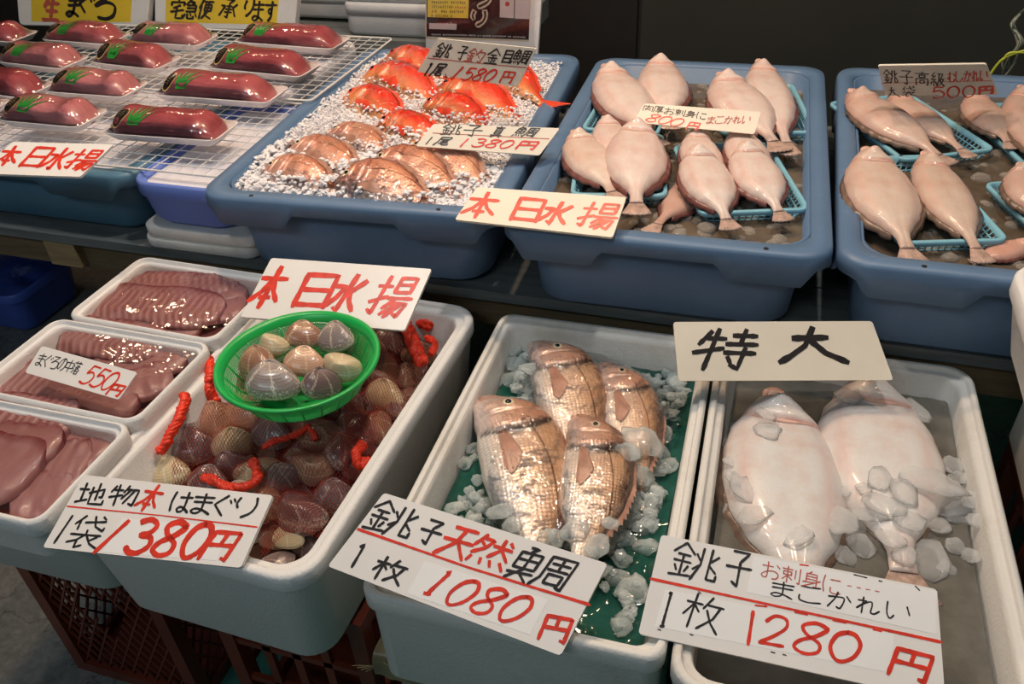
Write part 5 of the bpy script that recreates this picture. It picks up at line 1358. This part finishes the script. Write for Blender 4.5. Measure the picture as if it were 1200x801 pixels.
# the layer below shows through the gaps
for j in range(12):
    for i in range(6):
        x = -.705 + i * .046 + (.02 if j % 2 else 0) + rc.uniform(-.008, .008); y = .545 + j * .038 + rc.uniform(-.008, .008)
        if x > -.465: continue
        clam(0, 0, .048, 0, rc.choice(['dark', 'brown', 'dark', 'grey']), rc.uniform(0, 360), rc.uniform(-20, 20), rc.uniform(-20, 20), 'clam of the lower layer, seen through gaps between the netted clams', 'lower clams in the white box', at=(x, y, .452 + rc.uniform(-.006, .006)))
# ---------------------------------------------------------------- green basket
bk = thing('colander', 'round green plastic colander holding eight clams on the netted clams', 'basket', (0, 0, 0))
bl, br_, bt, bb = P(255, 420, .625), P(445, 420, .625), P(350, 363, .625), P(345, 477, .625)
bc = (bl + br_ + bt + bb) / 4; RB = ((br_ - bl).length * .5 + (bt - bb).length * .5) / 2
bk.location = (bc.x, bc.y, .570); HB = .055
def ring_loft(prof, n=64): return loft([[(r * math.cos(2 * math.pi * k / n), r * math.sin(2 * math.pi * k / n), z) for k in range(n)] for r, z in prof], False, False)
rim = [(RB * .90, HB - .012), (RB * .925, HB - .003), (RB * .985, HB), (RB, HB - .001), (RB + .0005, HB - .004), (RB * .985, HB - .005), (RB * .93, HB - .007), (RB * .905, HB - .014)]
mesh('rim', *ring_loft(rim), M['green'], bk, True)
mb = MB()
prof = [(RB * .90, HB - .013), (RB * .84, HB - .026), (RB * .76, .013), (RB * .66, .005), (RB * .55, .0015)]
def at_(t_):
    k = t_ * (len(prof) - 1); i = min(len(prof) - 2, int(k)); f = k - i; return lerp(prof[i][0], prof[i + 1][0], f), lerp(prof[i][1], prof[i + 1][1], f)
for q in range(26):
    r, z = at_(q / 25); mb.tube([(r * math.cos(2 * math.pi * k / 48), r * math.sin(2 * math.pi * k / 48), z) for k in range(48)], .00075, 4, True)
mb.build('ring_slots', M['green'], bk, True)['kind'] = 'stuff'
for k in range(24):
    a = 2 * math.pi * k / 24; pts = [(r * math.cos(a), r * math.sin(a), z) for r, z in [at_(q / 8) for q in range(9)]]
    MB().tube(pts, .0013, 4).build('rib', M['green'], bk, True)
mesh('base', *loft([[(RB * .56 * math.cos(2 * math.pi * k / 48), RB * .56 * math.sin(2 * math.pi * k / 48), z) for k in range(48)] for z in (0, .0022)]), M['green'], bk)
# ---------------------------------------------------------------- draping
bpy.context.view_layer.update()
def world_bvh(objs):
    vs, fs = [], []
    for o in objs:
        b = len(vs); mw = o.matrix_world; vs += [mw @ v_.co for v_ in o.data.vertices]; fs += [tuple(b + i for i in p.vertices) for p in o.data.polygons]
    return BVHTree.FromPolygons(vs, fs)
def drape(objs, fx, nx, ny, floor_, off, iters, seed=0, wr=0.0, edge_free=True):
    """fx(u,v)->world xy; returns list of vertices"""
    bv = world_bvh(objs); base = {}; xy = {}
    for j in range(ny + 1):
        for i in range(nx + 1):
            x, y = fx(i / nx, j / ny); xy[i, j] = (x, y); hit = bv.ray_cast(Vector((x, y, 1)), Vector((0, 0, -1)))[0]
            base[i, j] = max(floor_, hit.z if hit else floor_) + off
    cur = dict(base)
    for it in range(iters):
        nw = {}
        for j in range(ny + 1):
            for i in range(nx + 1):
                s_ = c_ = 0
                for a, b in ((i - 1, j), (i + 1, j), (i, j - 1), (i, j + 1)):
                    if (a, b) in cur: s_ += cur[a, b]; c_ += 1
                nw[i, j] = max(base[i, j], s_ / c_ - .00006)
        cur = nw
    return [(xy[i, j][0], xy[i, j][1], cur[i, j] + wr * noise.noise(Vector((xy[i, j][0] * 45, xy[i, j][1] * 45, seed)))) for j in range(ny + 1) for i in range(nx + 1)], cur
M['net'] = simple('red net cord', (.34, .03, .02), .4, .2, 60)
M['net_bright'] = simple('bright red bunched net', (.85, .045, .015), .4, .2, 90, .6, 300, bdist=.002)
def net_bag(label, quad, nx, ny, seed):
    """quad of photograph pixels bl br tr tl; diagonal mesh of thin strands"""
    q = [P(x, y, .49) for x, y in quad]
    def fx(u, v_):
        p = q[0].lerp(q[1], u).lerp(q[3].lerp(q[2], u), v_); return p.x, p.y
    vs, cur = drape(clams_all, fx, nx, ny, .455, .0012, 10, seed)
    th = thing('clam_net', label, 'net')
    c = sum(q, Vector()) / 4; th.location = (c.x, c.y, .45); vs = [(x - c.x, y - c.y, z - .45) for x, y, z in vs]
    W_ = nx + 1; mb = MB(); r_ = .00032
    def strand(idx):
        pts = [Vector(vs[k]) for k in idx]
        if len(pts) > 1: mb.tube(pts, r_, 3)
    for s0 in range(-ny, nx + 1):
        strand([j * W_ + (s0 + j) for j in range(ny + 1) if 0 <= s0 + j <= nx]); 
    for s0 in range(0, nx + ny + 1):
        strand([j * W_ + (s0 - j) for j in range(ny + 1) if 0 <= s0 - j <= nx])
    o = mb.build('netting', M['net'], th); o['kind'] = 'stuff'; return th
clams_all = [o for o in CLAMOBJ if o not in basket_clams]
nets = [net_bag('red net bag over the clams at the left wall of the white box', ((196, 590), (300, 560), (318, 440), (246, 430)), 28, 34, 1),
        net_bag('red net bag over the clams in the middle and front of the box', ((300, 632), (410, 622), (450, 480), (310, 470)), 30, 38, 2),
        net_bag('red net bag over the clams along the right wall of the box', ((400, 560), (440, 560), (520, 375), (420, 375)), 22, 46, 3)]
def cord(label, pts, r, z, strands=5, parent=None):
    th = thing('net_tie', label, 'net', group=None); w0 = [P(x, y, z + dz) for x, y, dz in pts]; c = w0[0].copy(); th.location = c
    path = catmull([p - c for p in w0], 8); rr = random.Random(len(label))
    for s_ in range(strands):
        ph = 6.283 * s_ / strands; out = []
        for i, p in enumerate(path):
            t_ = i / (len(path) - 1); d = (path[min(i + 1, len(path) - 1)] - path[max(0, i - 1)]).normalized(); u = d.orthogonal().normalized(); w_ = d.cross(u)
            a = ph + i * .8; rad = r * .55 * (1 + .5 * noise.noise(Vector((i * .6, s_ * 3, 0)))); out.append(p + (u * math.cos(a) + w_ * math.sin(a)) * rad)
        MB().tube(out, lambda t_, s_=s_: r * (.50 + .22 * math.sin(t_ * 40 + s_ * 2)), 6).build('twist', M['net_bright'], th, True)
    return th
cord('upright bunched red net end at the back left of the clams', [(243, 420, .05), (248, 435, .045), (244, 455, .03), (252, 470, .01)], .0085, .50)
cord('long twisted red net tie along the left wall of the clam box', [(217, 462, .045), (215, 478, .04), (202, 505, .03), (188, 530, .012)], .0075, .51)
cord('red net tie curling in front of the cream clams', [(240, 560, .01), (252, 563, .015), (270, 571, .015), (292, 568, .015), (302, 556, .02), (296, 540, .015)], .0065, .495)
cord('short bright red net tie beside the right wall near the front', [(426, 520, .01), (418, 530, .015), (420, 545, .015), (430, 540, .01)], .0075, .497)
cord('red net tie crossing the brown clams in the middle', [(310, 524, .01), (322, 516, .018), (338, 512, .018), (352, 506, .018), (362, 500, .02), (370, 515, .01)], .0045, .495)
cord('fan of bunched red net at the back right under the sign', [(474, 378, .02), (482, 395, .025), (488, 412, .02), (494, 425, .01)], .010, .498, 8)
cord('loose red net at the back right corner of the clam box', [(488, 372, .02), (500, 380, .02), (514, 378, .015), (522, 386, .005)], .009, .500, 7)
cord('red net tuft right of the colander on dark clams', [(500, 396, .01), (510, 402, .012), (505, 415, .008)], .006, .500)

# ================================================================ ice
def chunk_mesh(seed, flat=1.0, sub=1, jag=.28):
    bm = bmesh.new(); bmesh.ops.create_icosphere(bm, subdivisions=sub, radius=.5)
    rr = random.Random(seed)
    for v_ in bm.verts:
        k = 1 + rr.uniform(-jag, jag) * .6 + jag * noise.noise(v_.co * 2.2 + Vector((seed, 0, 0))); v_.co *= k; v_.co.z *= flat
        v_.co.x *= 1.0 + .25 * math.sin(seed); 
    me = bpy.data.meshes.new('ice'); bm.to_mesh(me); bm.free(); return me
def ice_stuff(name, label, spots, mat, seed, flat=.7, parent=None, jag=.28, smooth=False, sub=1):
    base = [chunk_mesh(seed + k, flat, sub, jag) for k in range(6)]; mb = MB(); rr = random.Random(seed)
    for (x, y, z, s_) in spots:
        me = rr.choice(base); m_ = Matrix.Translation((x, y, z)) @ Matrix.Rotation(rr.uniform(0, 6.28), 4, 'Z') @ Matrix.Rotation(rr.uniform(-.6, .6), 4, 'X') @ Matrix.Scale(s_, 4)
        mb.add([m_ @ v_.co for v_ in me.vertices], [tuple(p.vertices) for p in me.polygons])
    o = mb.build(name, mat, parent, smooth); tag(o, label, 'ice', kind='stuff'); return o
def surf_bvh(names):
    vs, fs = [], []
    for o in sc.objects:
        if o.type == 'MESH' and o.name.split('.')[0] in names:
            b = len(vs); mw = o.matrix_world; vs += [mw @ v_.co for v_ in o.data.vertices]; fs += [tuple(b + i for i in p.vertices) for p in o.data.polygons]
    return BVHTree.FromPolygons(vs, fs)
ri = random.Random(5)
# tub 1: fine crushed ice heaped between the fish
ib = next(o for o in sc.objects if o.name == 'crushed_ice')
fishb = surf_bvh(['body', 'water_dummy'])
spots = []
for k in range(15000):
    xx_, y = ri.uniform(-.218, .218), ri.uniform(1.055, 1.715); x = tub1.location.x + xx_ - (y - tub1.location.y) * math.sin(R(3.6))
    hit = fishb.ray_cast(Vector((x, y, 1)), Vector((0, 0, -1)))[0]
    z0 = .698
    if hit and hit.z > .704: 
        if hit.z > .716 or ri.random() < .30: continue
        z0 = hit.z - .002
    heap = .016 * max(0, noise.noise(Vector((x * 9, y * 9, 3)))) + ri.uniform(0, .012)
    spots.append((x, y, z0 + heap, ri.uniform(.003, .008) if y > 1.22 else ri.uniform(.004, .013)))
ice_stuff('crushed_ice_chips', 'white crushed ice chips heaped between the red fish and snappers', spots, M['ice_tub'], 11, .6, smooth=False, jag=.55)
# tubs 2 and 3: lumps just breaking the water
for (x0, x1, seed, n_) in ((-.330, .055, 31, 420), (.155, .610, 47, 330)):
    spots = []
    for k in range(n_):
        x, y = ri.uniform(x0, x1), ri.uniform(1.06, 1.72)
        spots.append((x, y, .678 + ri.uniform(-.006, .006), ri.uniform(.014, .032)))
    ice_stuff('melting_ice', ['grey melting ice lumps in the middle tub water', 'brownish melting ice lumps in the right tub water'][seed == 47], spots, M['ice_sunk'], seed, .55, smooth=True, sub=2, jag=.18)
# box 3: ice around the bagged fish
spots = []
for k in range(1500):
    x, y = ri.uniform(-.318, -.070), ri.uniform(.530, .985)
    hit = fishb.ray_cast(Vector((x, y, 1)), Vector((0, 0, -1)))[0]
    d_edge = min(x + .318, -.070 - x, y - .53, .985 - y)
    if hit and hit.z > .512: continue
    dens = .30 + .9 * noise.noise(Vector((x * 13, y * 13, 1))) + (.45 if y > .90 else 0) + (.35 if x < -.26 and y > .78 else 0)
    if ri.random() > dens: continue
    spots.append((x, y, .500 + ri.uniform(-.003, .010), ri.uniform(.010, .024)))
ice_stuff('box_ice', 'small clear ice pieces floating around the bagged snappers', spots, M['ice'], 61, .5, smooth=True, sub=2, jag=.45)
gi = 'large ice pieces round the bagged snappers'; gj = 'large ice flakes on the big flounders'
ice_me = [chunk_mesh(100 + k, .34, 2, .42) for k in range(6)]
for me in ice_me: me.polygons.foreach_set('use_smooth', [True] * len(me.polygons)); me.materials.append(M['ice'])
fl_me = [chunk_mesh(140 + k, .20, 2, .30) for k in range(6)]
for me in fl_me: me.polygons.foreach_set('use_smooth', [True] * len(me.polygons)); me.materials.append(M['ice_flake'])
allb = surf_bvh(['body', 'green_ice_water', 'grey_ice_water'])
def ice_piece(x, y, w_, z, meshes, label, group, up=.001, name='ice_piece'):
    o = bpy.data.objects.new(name, ri.choice(meshes)); COL.objects.link(o); p = P(x, y, z)
    for _ in range(3):
        hit = allb.ray_cast(Vector((p.x, p.y, 1)), Vector((0, 0, -1)))[0]
        if hit: p = P(x, y, hit.z + up)
    s_ = wid(x, y, w_, z) * 1.15; o.location = p; o.scale = (s_, s_ * ri.uniform(.75, 1.1), s_); o.rotation_euler = (ri.uniform(-.25, .25), ri.uniform(-.25, .25), ri.uniform(0, 6.3)); 
    sz = ['small', 'middling', 'large'][(w_ > 20) + (w_ > 28)]; x0_, y0_, x1_, y1_, what = (540, 390, 800, 700, 'snapper box') if group == gi else (850, 450, 1150, 670, 'big flounder box')
    v_ = ['rear', 'middle rear', 'middle front', 'front'][min(3, max(0, int((y - y0_) / (y1_ - y0_) * 4)))]; h_ = ['far left', 'left', 'centre', 'right', 'far right'][min(4, max(0, int((x - x0_) / (x1_ - x0_) * 5)))]
    tag(o, '%s %s in the %s, %s, %s' % (sz, label, what, v_, h_), 'ice', group); return o
for x, y, w_ in ((752, 518, 40), (766, 545, 34), (735, 528, 26), (748, 556, 30), (600, 412, 22), (615, 425, 24), (597, 444, 24), (604, 425, 20), (622, 432, 22), (590, 420, 16), (554, 524, 16), (545, 543, 18), (556, 536, 14), (672, 622, 30), (652, 632, 26), (728, 632, 30), (752, 615, 22), (738, 600, 26), (700, 640, 24), (742, 690, 30), (728, 655, 24), (757, 640, 24), (715, 612, 20),
             (772, 530, 26), (782, 545, 24), (765, 575, 26), (775, 510, 26), (768, 590, 18), (585, 600, 26), (600, 615, 18), (660, 640, 22), (690, 650, 22), (640, 628, 20), (712, 405, 18), (770, 420, 20), (785, 440, 22), (700, 395, 16), (690, 400, 14), (783, 415, 18), (776, 460, 18), (780, 485, 22)):
    ice_piece(x, y, w_, .50, ice_me, 'clear ice piece', gi, .003)
for x, y, w_ in ((996, 463, 34), (1072, 480, 30), (873, 573, 28), (884, 602, 36), (980, 608, 40), (1012, 572, 18), (1035, 590, 44), (1020, 602, 34), (1045, 630, 32), (1088, 562, 60), (1110, 585, 54), (1098, 612, 36), (1085, 655, 46), (1120, 640, 28), (1118, 545, 34), (900, 505, 30), (898, 485, 24), (857, 598, 22), (935, 627, 28),
             (1010, 640, 30), (1060, 650, 32), (1000, 615, 34), (1138, 650, 26), (1125, 600, 34), (862, 560, 22), (1030, 560, 26), (990, 575, 22), (1060, 575, 34), (1110, 665, 24), (990, 650, 26), (1145, 610, 22), (856, 540, 20), (1065, 608, 30), (1125, 560, 26), (1140, 585, 24)):
    ice_piece(x, y, w_, .525, fl_me, 'flat translucent ice flake', gj, .002, 'ice_flake')
# ================================================================ plastic bag over the four snappers
bag_fish = [c for f in ALLFISH for c in f.children if c.name.startswith('body')]
qb = [P(x, y, .50) for x, y in ((556, 640), (742, 662), (806, 470), (632, 385))]
def fxb(u, v_):
    u2 = u; p = qb[0].lerp(qb[1], u2).lerp(qb[3].lerp(qb[2], u2), v_); return p.x, p.y
vs, cur = drape(bag_fish, fxb, 110, 120, .508, .0014, 30, 5, .0009)
fs = [(j * 111 + i, j * 111 + i + 1, (j + 1) * 111 + i + 1, (j + 1) * 111 + i) for j in range(120) for i in range(110)]
o = mesh('plastic_bag', vs, fs, M['bag'], None, True); tag(o, 'clear wrinkled plastic bag stretched over the four snappers', 'bag')
qb = [P(x, y, .70) for x, y in ((330, 222), (520, 236), (632, 76), (452, 66))]
def fxb(u, v_): p = qb[0].lerp(qb[1], u).lerp(qb[3].lerp(qb[2], u), v_); return p.x, p.y
bag2 = [c for f in ICEF for c in f.children if c.name.startswith('body')]
for nm, lst, q_, lab in (('a', ICEF[:6], ((318, 222), (522, 240), (560, 178), (388, 152)), 'clear plastic wrap over the pink snappers in the ice tub'), ('b', ICEF[6:], ((408, 150), (520, 172), (640, 90), (456, 66)), 'clear plastic wrap over the red fish in the ice tub')):
    qb = [P(x, y, .715) for x, y in q_]
    vs, cur = drape([c for f in lst for c in f.children if c.name.startswith('body')], fxb, 90, 80, .69, .0012, 8, 7, .0010)
    # keep the wrap only where it lies on fish
    bv = world_bvh([c for f in lst for c in f.children if c.name.startswith('body')]); keep = []
    ok = [bv.ray_cast(Vector((v_[0], v_[1], 1)), Vector((0, 0, -1)))[0] is not None and v_[2] > .704 for v_ in vs]
    fs = [f for f in [(j * 91 + i, j * 91 + i + 1, (j + 1) * 91 + i + 1, (j + 1) * 91 + i) for j in range(80) for i in range(90)] if all(ok[k] for k in f)]
    used = sorted({k for f in fs for k in f}); mp = {k: n_ for n_, k in enumerate(used)}
    o = mesh('plastic_wrap', [vs[k] for k in used], [tuple(mp[k] for k in f) for f in fs], M['bag'], None, True); tag(o, lab, 'wrap'); o['kind'] = 'stuff'
